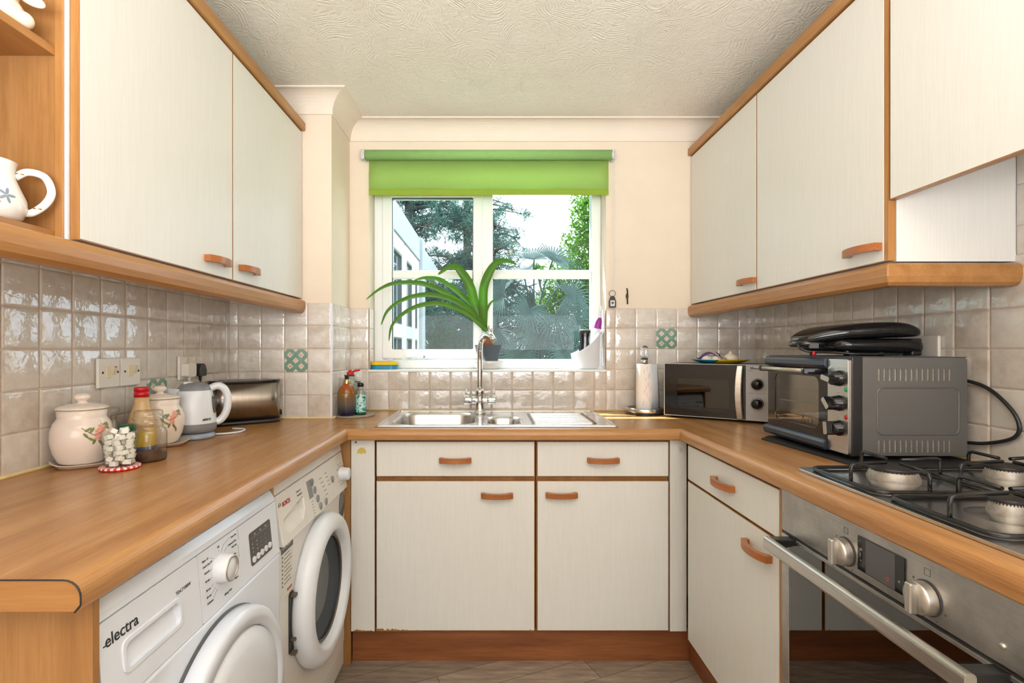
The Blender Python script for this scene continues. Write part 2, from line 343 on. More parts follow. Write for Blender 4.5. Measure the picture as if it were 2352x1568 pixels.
class G:
    def __init__(s): s.v = []; s.f = []; s.m = []; s.s = []
    def add(s, V, F, mi=0, sm=False):
        o = len(s.v); s.v += [tuple(v) for v in V]
        for f in F: s.f.append(tuple(i+o for i in f)); s.m.append(mi); s.s.append(sm)
        return s
    def box(s, x0, x1, y0, y1, z0, z1, mi=0):
        V = [(x, y, z) for z in (z0, z1) for y in (y0, y1) for x in (x0, x1)]
        return s.add(V, [(0, 2, 3, 1), (4, 5, 7, 6), (0, 1, 5, 4), (2, 6, 7, 3), (0, 4, 6, 2), (1, 3, 7, 5)], mi)
    def quad(s, a, b, c, d, mi=0): return s.add([a, b, c, d], [(0, 1, 2, 3)], mi)
    def prism(s, P, lo, hi, ax='z', mi=0, sm=False, holes=(), cap=True):
        """P 2-D outline extruded along ax; ax 'z': (x,y), 'y': (x,z), 'x': (y,z)"""
        def T(p, h): return {'z': (p[0], p[1], h), 'y': (p[0], h, p[1]), 'x': (h, p[0], p[1])}[ax]
        loops = [list(P)]+[list(h) for h in holes]
        flat = [p for L in loops for p in L]; n = len(flat)
        V = [T(p, lo) for p in flat]+[T(p, hi) for p in flat]; F = []
        if cap:
            tris = tessellate_polygon([[Vector((p[0], p[1], 0)) for p in L] for L in loops]) if (holes or len(P) > 4) else None
            if tris is None: F += [tuple(range(n)), tuple(range(2*n-1, n-1, -1))]
            else:
                F += [tuple(t) for t in tris]+[tuple(i+n for i in reversed(t)) for t in tris]
        s.add(V, F, mi, False)
        o = 0; base = len(s.v)-2*n
        for L in loops:
            k = len(L)
            for i in range(k):
                j = (i+1) % k
                s.f.append((base+o+i, base+o+j, base+n+o+j, base+n+o+i)); s.m.append(mi); s.s.append(sm)
            o += k
        return s
    def lathe(s, prof, n=32, c=(0, 0, 0), mi=0, ax='z', mod=None, sy=1.0, sm=True, arc=None):
        V = []; k = len(prof); full = arc is None
        cnt = n if full else n+1
        for i in range(cnt):
            a = 2*pi*i/n if full else arc[0]+(arc[1]-arc[0])*i/n
            for (r, h) in prof:
                rr = r*(mod(a, h) if mod else 1)
                x, y = rr*cos(a), rr*sin(a)*sy
                V.append({'z': (c[0]+x, c[1]+y, c[2]+h), 'y': (c[0]+x, c[1]-h, c[2]+y), 'x': (c[0]+h, c[1]+x, c[2]+y)}[ax])
        F = []
        for i in range(n):
            j = (i+1) % cnt if full else i+1
            for q in range(k-1):
                a, b, cc, d = i*k+q, j*k+q, j*k+q+1, i*k+q+1
                F.append((a, b, cc, d))
        return s.add(V, F, mi, sm)
    def cyl(s, p0, p1, r, r1=None, n=16, mi=0, cap=True):
        r1 = r if r1 is None else r1
        return s.tube([p0, p1], [r, r1], n, mi, cap=cap)
    def tube(s, P, r, n=8, mi=0, closed=False, cap=True, flat=1.0, up=None):
        P = [Vector(p) for p in P]; k = len(P)
        R = r if isinstance(r, (list, tuple)) else [r]*k
        T = []
        for i in range(k):
            if closed: t = P[(i+1) % k]-P[i-1]
            else: t = P[min(k-1, i+1)]-P[max(0, i-1)]
            T.append(t.normalized() if t.length > 1e-9 else Vector((0, 0, 1)))
        u = Vector(up) if up else (Vector((0, 0, 1)) if abs(T[0].z) < 0.9 else Vector((1, 0, 0)))
        V = []
        for i in range(k):
            u = (u-T[i]*u.dot(T[i])).normalized(); w = T[i].cross(u)
            for j in range(n):
                a = 2*pi*j/n; V.append(P[i]+u*(R[i]*cos(a))+w*(R[i]*sin(a)*flat))
        F = []
        for i in range(k if closed else k-1):
            i2 = (i+1) % k
            for j in range(n):
                j2 = (j+1) % n; F.append((i*n+j, i*n+j2, i2*n+j2, i2*n+j))
        s.add(V, F, mi, n > 4)
        if cap and not closed:
            o = len(s.v)-k*n
            s.f += [tuple(o+j for j in reversed(range(n))), tuple(o+(k-1)*n+j for j in range(n))]; s.m += [mi, mi]; s.s += [False, False]
        return s
    def ell(s, c, r, mi=0, n=16, m=10, rot=None):
        if isinstance(r, (int, float)): r = (r, r, r)
        V = []; F = []
        for i in range(m+1):
            t = pi*i/m
            for j in range(n):
                p = Vector((r[0]*sin(t)*cos(2*pi*j/n), r[1]*sin(t)*sin(2*pi*j/n), r[2]*cos(t)))
                if rot is not None: p = rot @ p
                V.append(p+Vector(c))
        for i in range(m):
            for j in range(n):
                j2 = (j+1) % n; F.append((i*n+j, (i+1)*n+j, (i+1)*n+j2, i*n+j2))
        return s.add(V, F, mi, True)
    def obj(s, name, mats, parent=None, bevel=0, seg=2, loc=None, rot=0, label=None, solid=0, angle=40, subsurf=0):
        me = bpy.data.meshes.new(name); me.from_pydata(s.v, [], s.f)
        if isinstance(mats, str): mats = [mats]
        for m in mats: me.materials.append(M(m))
        me.polygons.foreach_set('material_index', s.m); me.polygons.foreach_set('use_smooth', s.s)
        bm = bmesh.new(); bm.from_mesh(me)
        if len(bm.verts) < 30000: bmesh.ops.remove_doubles(bm, verts=bm.verts, dist=1e-6)
        if not solid: bmesh.ops.recalc_face_normals(bm, faces=bm.faces)
        bm.to_mesh(me); bm.free(); me.update()
        o = bpy.data.objects.new(name, me); COL.objects.link(o)
        if parent: o.parent = parent
        if loc: o.location = loc
        if rot: o.rotation_euler = (0, 0, rot)
        if solid: md = o.modifiers.new('s', 'SOLIDIFY'); md.thickness = solid; md.offset = 0
        if bevel:
            md = o.modifiers.new('b', 'BEVEL'); md.width = bevel; md.segments = seg; md.limit_method = 'ANGLE'; md.angle_limit = radians(angle)
            md.harden_normals = False
        if subsurf: md = o.modifiers.new('u', 'SUBSURF'); md.levels = subsurf; md.render_levels = subsurf
        if label: o['label'] = label
        return o
def tag(o, label, cat, group=None, kind=None):
    o['label'] = label; o['category'] = cat
    if group: o['group'] = group
    if kind: o['kind'] = kind
    return o
def thing(name, label, cat, loc=(0, 0, 0), rot=0, group=None):
    o = bpy.data.objects.new(name, None); COL.objects.link(o); o.location = loc; o.rotation_euler = (0, 0, rot); o.empty_display_size = 0.05
    return tag(o, label, cat, group)
def struct(g, name, mats, **kw):
    o = g.obj(name, mats, **kw); o['kind'] = 'structure'; return o
def text(body, size, mat, parent, loc, rot=(pi/2, 0, 0), name='lettering', align='LEFT', ext=0.0002, shear=0.0, sx=1.0, bold=0.0):
    c = bpy.data.curves.new(name, 'FONT'); c.body = body; c.size = size; c.extrude = ext; c.align_x = align; c.align_y = 'CENTER'; c.shear = shear
    c.offset = bold; c.resolution_u = 3
    t = bpy.data.objects.new(name, c); me = bpy.data.meshes.new_from_object(t); bpy.data.objects.remove(t)
    me.materials.clear(); me.materials.append(M(mat)); me.name = name
    for p in me.polygons: p.material_index = 0
    o = bpy.data.objects.new(name, me); COL.objects.link(o); o.location = loc; o.rotation_euler = rot; o.scale = (sx, 1, 1)
    if parent: o.parent = parent
    return o
L90, R90 = pi/2, -pi/2        # front faces +X (left run) / front faces -X (right run)

# ================================================================== ROOM
XL, XR, YB, YP, XP, ZC = -1.128, 1.289, 2.487, 2.203, -0.686, 2.295
WX0, WX1, WZ0, WZ1, YF = -0.593, 0.561, 1.10, 2.06, 2.60   # window opening and frame plane
YN = -2.6
g = G().box(XL-.1, XR+.1, YN-.1, YB+.3, -0.1, 0); struct(g, 'floor', 'grey_oak_vinyl')
g = G().box(XL-.1, XR+.1, YN-.1, YB+.3, ZC, ZC+.1); struct(g, 'ceiling', 'swirl_ceiling')
g = G().box(XL-.1, XL, YN-.1, YB+.3, 0, ZC); struct(g, 'wall_left', 'wall_paint')
g = G().box(XR, XR+.1, YN-.1, YB+.3, 0, ZC); struct(g, 'wall_right', 'wall_paint')
g = G().box(XL, XR, YN-.1, YN, 0, ZC); struct(g, 'wall_rear', 'wall_paint')
g = G()
g.box(XL, XP, YP, YB+.26, 0, ZC)
g.box(XP, WX0, YB, YB+.26, 0, ZC); g.box(WX1, XR, YB, YB+.26, 0, ZC)
g.box(WX0, WX1, YB, YB+.26, 0, WZ0-.012); g.box(WX0, WX1, YB, YB+.26, WZ1, ZC)
struct(g, 'wall_back', 'wall_paint')
# coving: concave profile swept along pier and back wall
def cove(pts2, name):
    prof = [(0, 0), (0.006, 0), (0.010, 0.004)]
    for i in range(9):
        a = pi/2*i/8; prof.append((0.072*(1-cos(a))+0.006, 0.084*sin(a)+0.004-0.0))
    prof = [(0.0, 0.0), (0.006, 0.0), (0.006, 0.006)]+[(0.006+0.068*(1-cos(pi/2*i/8)), 0.006+0.074*sin(pi/2*i/8)) for i in range(1, 9)]+[(0.080, 0.080), (0.080, 0.087), (0.0, 0.087)]
    g = G(); rings = []
    for (p, nrm) in pts2:
        rings.append([(p[0]+nrm[0]*o, p[1]+nrm[1]*o, ZC-0.087+h) for o, h in prof])
    V = [v for r in rings for v in r]; k = len(prof); F = []
    for i in range(len(rings)-1):
        for j in range(k):
            j2 = (j+1) % k; F.append((i*k+j, i*k+j2, (i+1)*k+j2, (i+1)*k+j))
    g.add(V, F, 0, False); return struct(g, name, 'coving_paint')
cove([((XL, YP), (0, -1)), ((XP, YP), (1, -1)), ((XP, YB), (1, -1)), ((XR, YB), (0, -1))], 'trim_1')
# roof eaves outside, above the window
g = G().box(-2.5, 2.6, YB+.26, 3.06, 2.66, 2.72, 0).box(-2.5, 2.6, YB+.26, YB+.3, 2.3, 2.66, 0); struct(g, 'trim_2', 'soffit')

# ------------------------------------------------------------------ tiles
def tiles(name, O, U, Nn, ul, zl, skip=()):
    """tile grid on a wall; O origin on wall plane, U horizontal direction, Nn normal into room"""
    g = G(); O = Vector(O); U = Vector(U); Nn = Vector(Nn); Z = Vector((0, 0, 1))
    def P(u, z, h): return O+U*u+Z*z+Nn*h
    for i in range(len(ul)-1):
        for j in range(len(zl)-1):
            u0, u1, z0, z1 = ul[i], ul[i+1], zl[j], zl[j+1]
            if any(u0 >= s[0]-1e-4 and u1 <= s[1]+1e-4 and z0 >= s[2]-1e-4 and z1 <= s[3]+1e-4 for s in skip): continue
            g.add([P(u0, z0, .0025), P(u1, z0, .0025), P(u1, z1, .0025), P(u0, z1, .0025)], [(0, 1, 2, 3)], 1)
            gp = .0011; a0, a1, b0, b1 = u0+gp, u1-gp, z0+gp, z1-gp
            if a1-a0 < .004 or b1-b0 < .004: continue
            tu, tz = random.uniform(-.010, .010), random.uniform(-.010, .010)
            N = 6; V = []; uu = [0, .022, .06, .5, .94, .978, 1]
            for q in range(7):
                for p in range(7):
                    u = a0+(a1-a0)*uu[p]; z = b0+(b1-b0)*uu[q]
                    e = 0 if (p in (0, 6) or q in (0, 6)) else (.0017 if (p in (1, 5) or q in (1, 5)) else (.0021+.0002*(p == 3)+.0002*(q == 3)))
                    h = .0028+e+(tu*(u-(a0+a1)/2)+tz*(z-(b0+b1)/2) if e else 0)
                    V.append(P(u, z, h))
            F = [(q*7+p, q*7+p+1, (q+1)*7+p+1, (q+1)*7+p) for q in range(6) for p in range(6)]
            g.add(V, F, 0, True)
    o = struct(g, name, ['glazed_tile', 'grout']); return o
Z5 = [0.9, 1.0, 1.1, 1.2, 1.3, 1.397]
# back wall
ul = [XP, -.593]+[.004+.1*k for k in range(-5, 6)]+[WX1]+[.604+.1*k for k in range(0, 7)]+[XR]
tiles('trim_3', (0, YB, 0), (1, 0, 0), (0, -1, 0), ul, Z5, skip=[(WX0, WX1, 1.1, 2), (.80, .91, 1.2, 1.3)])
ul = [XL]+[-1.088+.1*k for k in range(0, 4)]+[XP]
tiles('trim_4', (0, YP, 0), (1, 0, 0), (0, -1, 0), ul, Z5, skip=[(-.89, -.78, 1.1, 1.2)])
tiles('trim_5', (XP, 0, 0), (0, 1, 0), (1, 0, 0), [YP, 2.303, 2.403, YB], Z5)
ul = [.674+.1*k for k in range(-1, 15)]+[2.174, YP]
tiles('trim_6', (XL, 0, 0), (0, 1, 0), (1, 0, 0), ul, Z5[:-1]+[1.4, 1.43], skip=[(1.67, 1.775, 1.0, 1.1)])
ul = [.316+.1*k for k in range(0, 22)]+[YB]
tiles('trim_7', (XR, 0, 0), (0, 1, 0), (-1, 0, 0), ul, Z5[:-1]+[1.4, 1.43])
tiles('trim_8', (XR, 0, 0), (0, 1, 0), (-1, 0, 0), [.316+.1*k for k in range(0, 10)]+[1.25], [1.43, 1.5, 1.6, 1.7, 1.8])
# window reveal tiles
tiles('trim_9', (WX0, 0, 0), (0, 1, 0), (1, 0, 0), [YB, YF-.03], [1.1, 1.2, 1.3, 1.397])
tiles('trim_10', (WX1, 0, 0), (0, 1, 0), (-1, 0, 0), [YB, YF-.03], [1.1, 1.2, 1.3, 1.397])
# patterned tiles
def deco(loc, rot, label):
    g = G(); n = .0485; g.box(-n, n, -.0065, .001, -n, n)
    tag(g.obj('patterned_tile', 'patterned_glaze', loc=loc, rot=rot, bevel=.0015), label, 'tile', 'green lattice patterned tiles')
deco((.854, YB, 1.25), 0, 'green lattice tile with pink flowers, on the back wall above the paper towel holder')
deco((-.838, YP, 1.15), 0, 'green lattice tile with pink flowers, on the pier above and right of the toaster')
deco((XL, 1.723, 1.05), L90, 'green lattice tile half hidden behind the floral canister lid, left wall')
# silicone bead round worktop
g = G(); r = .005
for a, b in (((XL+.004, .5, .903), (XL+.004, YP, .903)), ((XL, YP-.004, .903), (XP, YP-.004, .903)), ((XP+.004, YP, .903), (XP+.004, YB, .903)), ((XP, YB-.004, .903), (XR, YB-.004, .903)), ((XR-.004, .3, .903), (XR-.004, YB, .903))):
    g.cyl(a, b, r, n=8)
struct(g, 'trim_11', 'silicone_bead')
g = G().box(XP-.004, XP+.005, YP-.007, YP+.002, .9, 1.397); struct(g, 'trim_12', 'white_plastic', bevel=.001)

# ------------------------------------------------------------------ window
def frame(g, x0, x1, z0, z1, w, y0, y1, mi=0):
    g.prism([(x0, z0), (x1, z0), (x1, z1), (x0, z1)], y0, y1, 'y', mi, holes=[[(x0+w, z0+w), (x1-w, z0+w), (x1-w, z1-w), (x0+w, z1-w)]])
win = bpy.data.objects.new('window_1', None); COL.objects.link(win); win.location = (0, 0, 0); win['kind'] = 'structure'
MX = -.005   # mullion centre
g = G(); frame(g, WX0, WX1, WZ0, WZ1, .047, YF, YF+.07); g.box(MX-.04, MX+.016, YF, YF+.07, WZ0+.047, WZ1-.047); g.obj('window_frame', 'upvc_white', win, bevel=.004)
g = G(); frame(g, WX0+.044, MX-.036, WZ0+.05, WZ1-.045, .048, YF-.014, YF+.05); g.obj('window_sash', 'upvc_white', win, bevel=.006, seg=3)
g = G(); frame(g, WX0+.09, MX-.083, WZ0+.096, WZ1-.091, .004, YF-.006, YF+.02); g.obj('window_gasket', 'dark_grey_plastic', win)
g = G(); g.box(WX0+.09, MX-.082, YF-.002, YF+.03, 1.557, 1.600); g.box(MX+.016, WX1-.047, YF-.002, YF+.03, 1.557, 1.602); g.obj('glazing_bar', 'upvc_white', win, bevel=.008, seg=3)
g = G(); g.box(WX0+.09, MX-.082, YF+.012, YF+.016, WZ0+.095, WZ1-.09); g.obj('window_pane', 'window_glass', win)
g = G(); g.box(MX+.014, WX1-.045, YF+.02, YF+.024, WZ0+.045, WZ1-.045); g.obj('window_pane', 'window_glass', win)
g = G(); g.prism(rrect(-.43, -.285, 1.152, 1.166, .006, 4), YF-.022, YF-.013, 'y'); g.tube(smooth_path([(-.33, YF-.025, 1.159), (-.37, YF-.034, 1.161), (-.42, YF-.03, 1.157)]), .006, 8)
ho = g.obj('window_handle', 'white_plastic', win, bevel=.002)
g = G().lathe([(0, 0), (.006, 0), (.006, .003), (0, .003)], 12, (-.335, YF-.03, 1.160), 0, 'y'); g.obj('lock_button', 'grey_plastic', ho)
g = G().prism([(YB-.012, WZ0-.012), (YF, WZ0-.012), (YF, WZ0), (YB-.012, WZ0)], WX0-.0, WX1+.0, 'x'); struct(g, 'trim_13', 'upvc_white', bevel=.003)

# ------------------------------------------------------------------ blind
bl = thing('roller_blind', 'lime green fabric roller blind, partly lowered over the kitchen window', 'blind', (0, YB, 2.126))
g = G().cyl((-.597, -.045, 0), (.575, -.045, 0), .0235, n=28); g.obj('blind_roll', 'green_blind_roll', bl)
g = G(); xs = [-.585+1.152*i/24 for i in range(25)]
g.add([(x, -.027+.0015*sin(i*.9), z) for z in (-.160, 0.0) for i, x in enumerate(xs)], [(i, i+1, 26+i, 25+i) for i in range(24)], 0, True); g.obj('blind_fabric', 'green_blind_fabric', bl, solid=.0006)
g = G(); g.box(-.585, .567, -.030, -.024, -.186, -.158); g.obj('bottom_bar', 'green_blind_hem', bl, bevel=.0025)
for sx, xx in ((-1, -.600), (1, .580)):
    g = G(); g.lathe([(.012, 0), (.026, .0), (.026, .004), (.018, .012), (.018, .018), (0, .018)], 20, (xx-(.018 if sx < 0 else -.018)*1.0, -.045, 0), 0, 'x') if sx < 0 else g.lathe([(.018, -.018), (.018, -.008), (.026, -.004), (.026, 0), (0, 0)], 20, (xx+.012, -.045, 0), 0, 'x')
    g.box(min(xx, xx+sx*.012), max(xx, xx+sx*.012), -.06, -.002, -.022, .026)
    g.obj('bracket', 'clear_plastic_bracket', bl, bevel=.002)
g = G()
for k in range(92):
    z = .01-k*.0072
    g.ell((.590, -.046, z), .0021, n=6, m=4)
    g.ell((.593, -.038, z+.003), .0019, n=6, m=4)
g.obj('bead_chain', 'white_plastic', bl)
# key fob
kf = thing('key_fob', 'black leather key fob with cream disc label, hanging by a ring below the blind chain', 'key fob', (.588, YB-.018, 1.40))
g = G(); P = [(.015*cos(2*pi*i/24), 0, .0675+.015*sin(2*pi*i/24)) for i in range(24)]; g.tube(P, .0012, 6, closed=True); g.obj('ring', 'bronze', kf)
g = G().prism([(-.017, 0), (.017, 0), (.0175, .03), (.012, .048), (.006, .056), (-.006, .056), (-.012, .048), (-.0175, .03)], -.004, .004, 'y'); g.obj('leather_tag', 'leather_black', kf, bevel=.0015)
g = G().box(-.0105, .0105, -.0048, -.004, .006, .034); lp = g.obj('label_plate', 'label_paper', kf)
g = G().lathe([(.0028, 0), (.0045, 0), (.0045, .0004), (0, .0006)], 16, (0, -.0049, .022), 0, 'y').lathe([(.006, 0), (.007, 0), (.007, .0005), (.006, .0005)], 20, (0, -.0049, .022), 0, 'y'); g.obj('crest', 'bronze', lp)
# cord cleat
g = G(); g.tube(smooth_path([(.662, YB-.004, 1.494), (.6625, YB-.014, 1.475), (.663, YB-.006, 1.460), (.663, YB-.006, 1.452), (.662, YB-.014, 1.435), (.664, YB-.006, 1.418)]), [.003]*2+[.0035]*29, 8)
g.ell((.6625, YB-.006, 1.456), (.007, .005, .012))
tag(g.obj('wall_hook', 'bronze'), 'small dark bronze double hook screwed to the cream wall right of the window', 'hook')

# ================================================================== WORKTOPS, UNITS
ZT = 0.9
def bull(o_in=.05):   # bullnose profile: (offset from front, z)
    P = [(o_in, ZT)]
    for i in range(8): a = pi/2*i/7; P.append((.022-.022*sin(a), ZT-.022+.022*cos(a)))
    for i in range(1, 5): a = pi/2*i/4; P.append((.008-.008*cos(a), ZT-.034-.008*sin(a)))
    P.append((o_in, ZT-.042)); return P
def bull_strip(g, axis, front, sgn, a_fun, b_fun):
    """front edge position; sgn = direction from front into the slab; ends vary with offset (mitres)"""
    P = bull(); k = len(P); V = []
    for fn in (a_fun, b_fun):
        for o, z in P:
            q = fn(o); V.append((front+sgn*o, q, z) if axis == 'y' else (q, front+sgn*o, z))
    F = [(i, (i+1) % k, k+(i+1) % k, k+i) for i in range(k)]
    g.add(V, F, 0, False); o0 = len(g.v)-2*k
    g.f += [tuple(o0+i for i in range(k)), tuple(o0+k+i for i in reversed(range(k)))]; g.m += [0, 0]; g.s += [False, False]
FL, FR, FB = -.532, .704, 1.904
zb = ZT-.042
g = G(); bull_strip(g, 'y', FL, -1, lambda o: .665, lambda o: FB+o)
g.box(XL+.001, FL-.05, .665, YP-.001, zb, ZT); g.box(XP+.001, FL-.05, YP-.001, YB-.001, zb, ZT); 
wl = g.obj('worktop', 'worktop_laminate_y'); tag(wl, 'beech effect laminate worktop over the washing machine and dryer, left side', 'worktop')
g = G(); 
P = [(FL-.05-XL, zb), (.02, zb)]
end = G().prism([(XL+.002, zb+.001), (FL-.008, zb+.001), (FL-.001, zb+.01), (FL-.0008, ZT-.022)]+[(FL-.022+.0213*cos(pi/2*i/6), ZT-.022+.0213*sin(pi/2*i/6)) for i in range(1, 7)]+[(XL+.002, ZT-.0007)], .6635, .6655, 'y')
end.obj('end_strip', 'beech_trim_x', wl, label='flat beech edging strip with a dark outline on the cut end')
ol = G().tube([(XL, .6632, ZT), (FL-.022, .6632, ZT)]+[(FL-.022+.022*sin(pi/2*i/6), .6632, ZT-.022+.022*cos(pi/2*i/6)) for i in range(1, 7)]+[(FL, .6632, zb+.01), (FL-.008, .6632, zb)], .0012, 6)
ol.obj('glue_line', 'black_print', wl)
# back run with cut-outs for the sink
SX0, SX1, SY0, SY1 = -.446, .492, 1.957, 2.450
g = G(); bull_strip(g, 'x', FB, 1, lambda o: FL-o, lambda o: FR+o)
g.prism([(FL-.05, FB+.05), (FR+.05, FB+.05), (FR+.05, YB-.001), (FL-.05, YB-.001)], zb, ZT, 'z', holes=[[(SX0+.02, SY0+.02), (.16, SY0+.02), (.16, SY1-.06), (SX0+.02, SY1-.06)]])
tag(g.obj('worktop', 'worktop_laminate_x'), 'beech effect laminate worktop under the window holding the sink', 'worktop')
g = G(); bull_strip(g, 'y', FR, 1, lambda o: .25, lambda o: FB+o)
g.box(FR+.05, XR-.001, .25, YB-.001, zb, ZT)
tag(g.obj('worktop', 'worktop_laminate_y'), 'beech effect laminate worktop under the microwave, small oven and hob, right side', 'worktop')

def handle(parent, x, z, L=.12, y=0):
    n = 14; out = []; inn = []
    for i in range(n+1):
        t = -1+2*i/n; out.append((t*L/2, -.034+.016*abs(t)**2.2)); 
    for i in range(n+1):
        t = 1-2*i/n; inn.append((t*(L/2-.016), -.020+.012*abs(t)**2.2))
    P = [(-L/2, 0)]+out+[(L/2, 0), (L/2-.014, 0)]+inn+[(-L/2+.014, 0)]
    g = G().prism([(p[0]+x, p[1]+y) for p in P], z-.0095, z+.0095, 'z')
    return g.obj('handle', 'handle_wood', parent, bevel=.0035, seg=3)
def front(parent, name, x0, x1, z0, z1, hx=None, hz=None, left_e=.0022, right_e=.0022, L=.12):
    g = G().box(x0, x1, 0, .018, z0, z1, 0); g.box(x0+left_e, x1-right_e, -.0012, .001, z0+.0022, z1-.0022, 1)
    o = g.obj(name, ['beech_trim_z', 'white_laminate'], parent)
    if hx is not None: handle(o, hx, hz, L, -.001)
    return o
# --- back run: local x = world X, front plane y=1.945
YD = 1.940
def base_unit(label, x0, x1, hd, hz_door, zs=(.131, .700, .716, .849)):
    t = thing('base_cabinet', label, 'cabinet', (x0, YD, 0)); w = x1-x0
    G().box(0, w, .019, .5, .125, .735).box(0, w, .019, .05, .735, .856).obj('body', 'beech_z', t)
    front(t, 'drawer', .003, w-.003, zs[2], zs[3], w/2, .779); front(t, 'door', .003, w-.003, zs[0], zs[1], hd, hz_door)
    return t
a = base_unit('white base cabinet below the main sink bowl, left one of the two under the window', -.437, .170, .603-.142, .646)
g = G()
random.seed(3)
def chip(g, xa, xb, zbase, hmax, y, step=.006):
    x = xa; top = []
    while x < xb: top.append((x, zbase+hmax*random.uniform(.25, 1)*(1-(x-xa)/(xb-xa)*.7))); x += step
    g.prism([(xa, zbase)]+top+[(xb, zbase)], y-.0006, y, 'y')
for q in ((.004, .13, .130, .016), (.15, .18, .130, .006), (.25, .28, .130, .005), (.585, .603, .130, .008), (.25, .272, .716, .004)):
    g = G(); chip(g, *q, -.0012); g.obj('chipped_edge', 'bare_chipboard', a, label='bare chipboard where the laminate has chipped off')
base_unit('white base cabinet below the drainer, right one of the two under the window', .173, .678, .095, .648)
g = G().box(-.530, -.441, YD, YD+.018, .128, .856); f1 = g.obj('filler_panel', 'white_laminate', bevel=.001); tag(f1, 'narrow white filler panel with a yellow stain, beside the left base cabinet', 'panel')
G().prism([(-.507, .802), (-.504, .818), (-.494, .826), (-.480, .824), (-.473, .813), (-.474, .802), (-.482, .806), (-.49, .801), (-.499, .805)], YD-.0012, YD, 'y').obj('stain', 'sealant_yellow', f1)
G().ell((-.512, YD, .846), (.004, .002, .004)).obj('screw', 'dark_grey_plastic', f1)
g = G(); chip(g, -.52, -.443, .128, .011, YD); g.obj('chipped_edge', 'bare_chipboard', f1)
g = G().box(.681, .744, YD, YD+.018, .128, .856); f2 = g.obj('filler_panel', 'white_laminate', bevel=.001); tag(f2, 'narrow white filler panel in the right corner under the worktop', 'panel')
g = G(); g.tube(smooth_path([(.715, YD-.003, .826), (.721, YD-.008, .823), (.724, YD-.006, .815), (.719, YD-.005, .811), (.716, YD-.004, .817)]), .0012, 6); g.obj('cup_hook', 'chrome', f2)
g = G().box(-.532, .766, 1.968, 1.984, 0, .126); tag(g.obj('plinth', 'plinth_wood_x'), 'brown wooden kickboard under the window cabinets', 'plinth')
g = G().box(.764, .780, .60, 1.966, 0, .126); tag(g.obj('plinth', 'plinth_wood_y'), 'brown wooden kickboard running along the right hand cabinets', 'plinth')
# --- right run: local x = -world Y, front X=.722
XD = .722
t = thing('base_cabinet', 'white base cabinet with one drawer, on the right between corner and oven', 'cabinet', (XD, 1.872, 0), R90)
G().box(0, .604, .019, .54, .125, .856).obj('body', 'beech_z', t)
front(t, 'drawer', .003, .596, .724, .849, .3, .785, L=.13); front(t, 'door', .003, .596, .138, .718, .5, .66, L=.13)
G().box(.598, .606, -.001, .019, .128, .856).obj('edge_strip', 'beech_z', t)
# --- built-in oven
ov = thing('built_in_oven', 'stainless steel built-in oven with long bar handle, under the gas hob', 'oven', (XD, 1.262, 0), R90)
WO = .600
G().box(0, WO, .022, .55, .13, .856).obj('housing', 'dark_grey_plastic', ov)
cp = G().box(.004, WO-.004, -.006, .022, .757, .857).obj('control_panel', 'stained_steel', ov, bevel=.002)
def knob_oven(x, z):
    g = G().lathe([(0, .006), (.026, .006), (.0265, .010), (.026, .022), (.0245, .027), (0, .027)], 40, (x, 0, z), 0, 'y')
    k = g.obj('knob', 'satin_nickel', ov, bevel=.0)
    G().prism([(x-.0065, z-.0255), (x+.0065, z-.0255), (x+.0065, z+.0255), (x-.0065, z+.0255)], -.040, -.026, 'y').obj('grip', 'satin_nickel', k, bevel=.003, seg=3)
    G().prism(circ(x, z, .0285, n=40), -.0075, -.006, 'y').obj('knob_ring', 'dark_grey_plastic', k)
for x in (.232, .424): knob_oven(x, .792)
ds = G().box(.268, .380, -.0085, -.004, .773, .838).obj('display', 'black_gloss', ov)
G().box(.290, .360, -.0090, -.0084, .774, .837).obj('screen', 'sticker_grey', ds)
text('-2', .012, 'led_digits', ds, (.338, -.0094, .786))
text('+', .010, 'label_grey', ds, (.367, -.0090, .793)); text('-', .012, 'label_grey', ds, (.275, -.0090, .794)); text('o', .010, 'label_grey', ds, (.275, -.0090, .815)); text('|', .008, 'label_grey', ds, (.275, -.0090, .804))
g = G()
for x in (.232, .424): 
    frame(g, x-.006, x+.006, .828, .840, .0008, -.0064, -.0058); 
    for q in range(6): a = radians(-20-40*q); g.box(x+.036*cos(a)-.0015, x+.036*cos(a)+.0015, -.0064, -.0058, .792+.034*sin(a)-.0015, .792+.034*sin(a)+.0015)
g.obj('panel_marks', 'grey_print', cp)
G().ell((.548, -.006, .785), (.0045, .004, .0045)).obj('indicator_light', 'satin_nickel', ov)
od = G().prism([(.004, .18), (WO-.004, .18), (WO-.004, .750), (.004, .750)], -.006, .018, 'y', holes=[[(.034, .22), (WO-.034, .22), (WO-.034, .742), (.034, .742)]]).obj('door', 'stained_steel', ov, bevel=.0015)
G().box(.034, WO-.034, -.005, -.001, .22, .742).obj('glass', 'oven_glass', od)
g = G(); frame(g, .034, WO-.034, .22, .742, .03, .0, .012); g.obj('inner_frame', 'black_gloss', od)
G().box(.06, WO-.06, .013, .0135, .24, .73).obj('inner_glass', 'oven_glass', od)
G().box(.0, WO, .0, .02, .750, .7565).obj('gap_shadow', 'black_plastic', ov)
g = G().prism(rrect(-.072, -.054, .722, .754, .008, 5), .042, .560, 'x'); hb = g.obj('handle', 'brushed_steel', od, bevel=.001)
for x in (.05, .545): G().prism([(-.058, .726), (-.004, .738), (-.004, .752), (-.058, .752)], x-.012, x+.013, 'x').obj('handle_bracket', 'black_plastic', hb, bevel=.002)
G().box(.004, WO-.004, -.002, .018, .128, .176).obj('lower_panel', 'beech_x', ov)
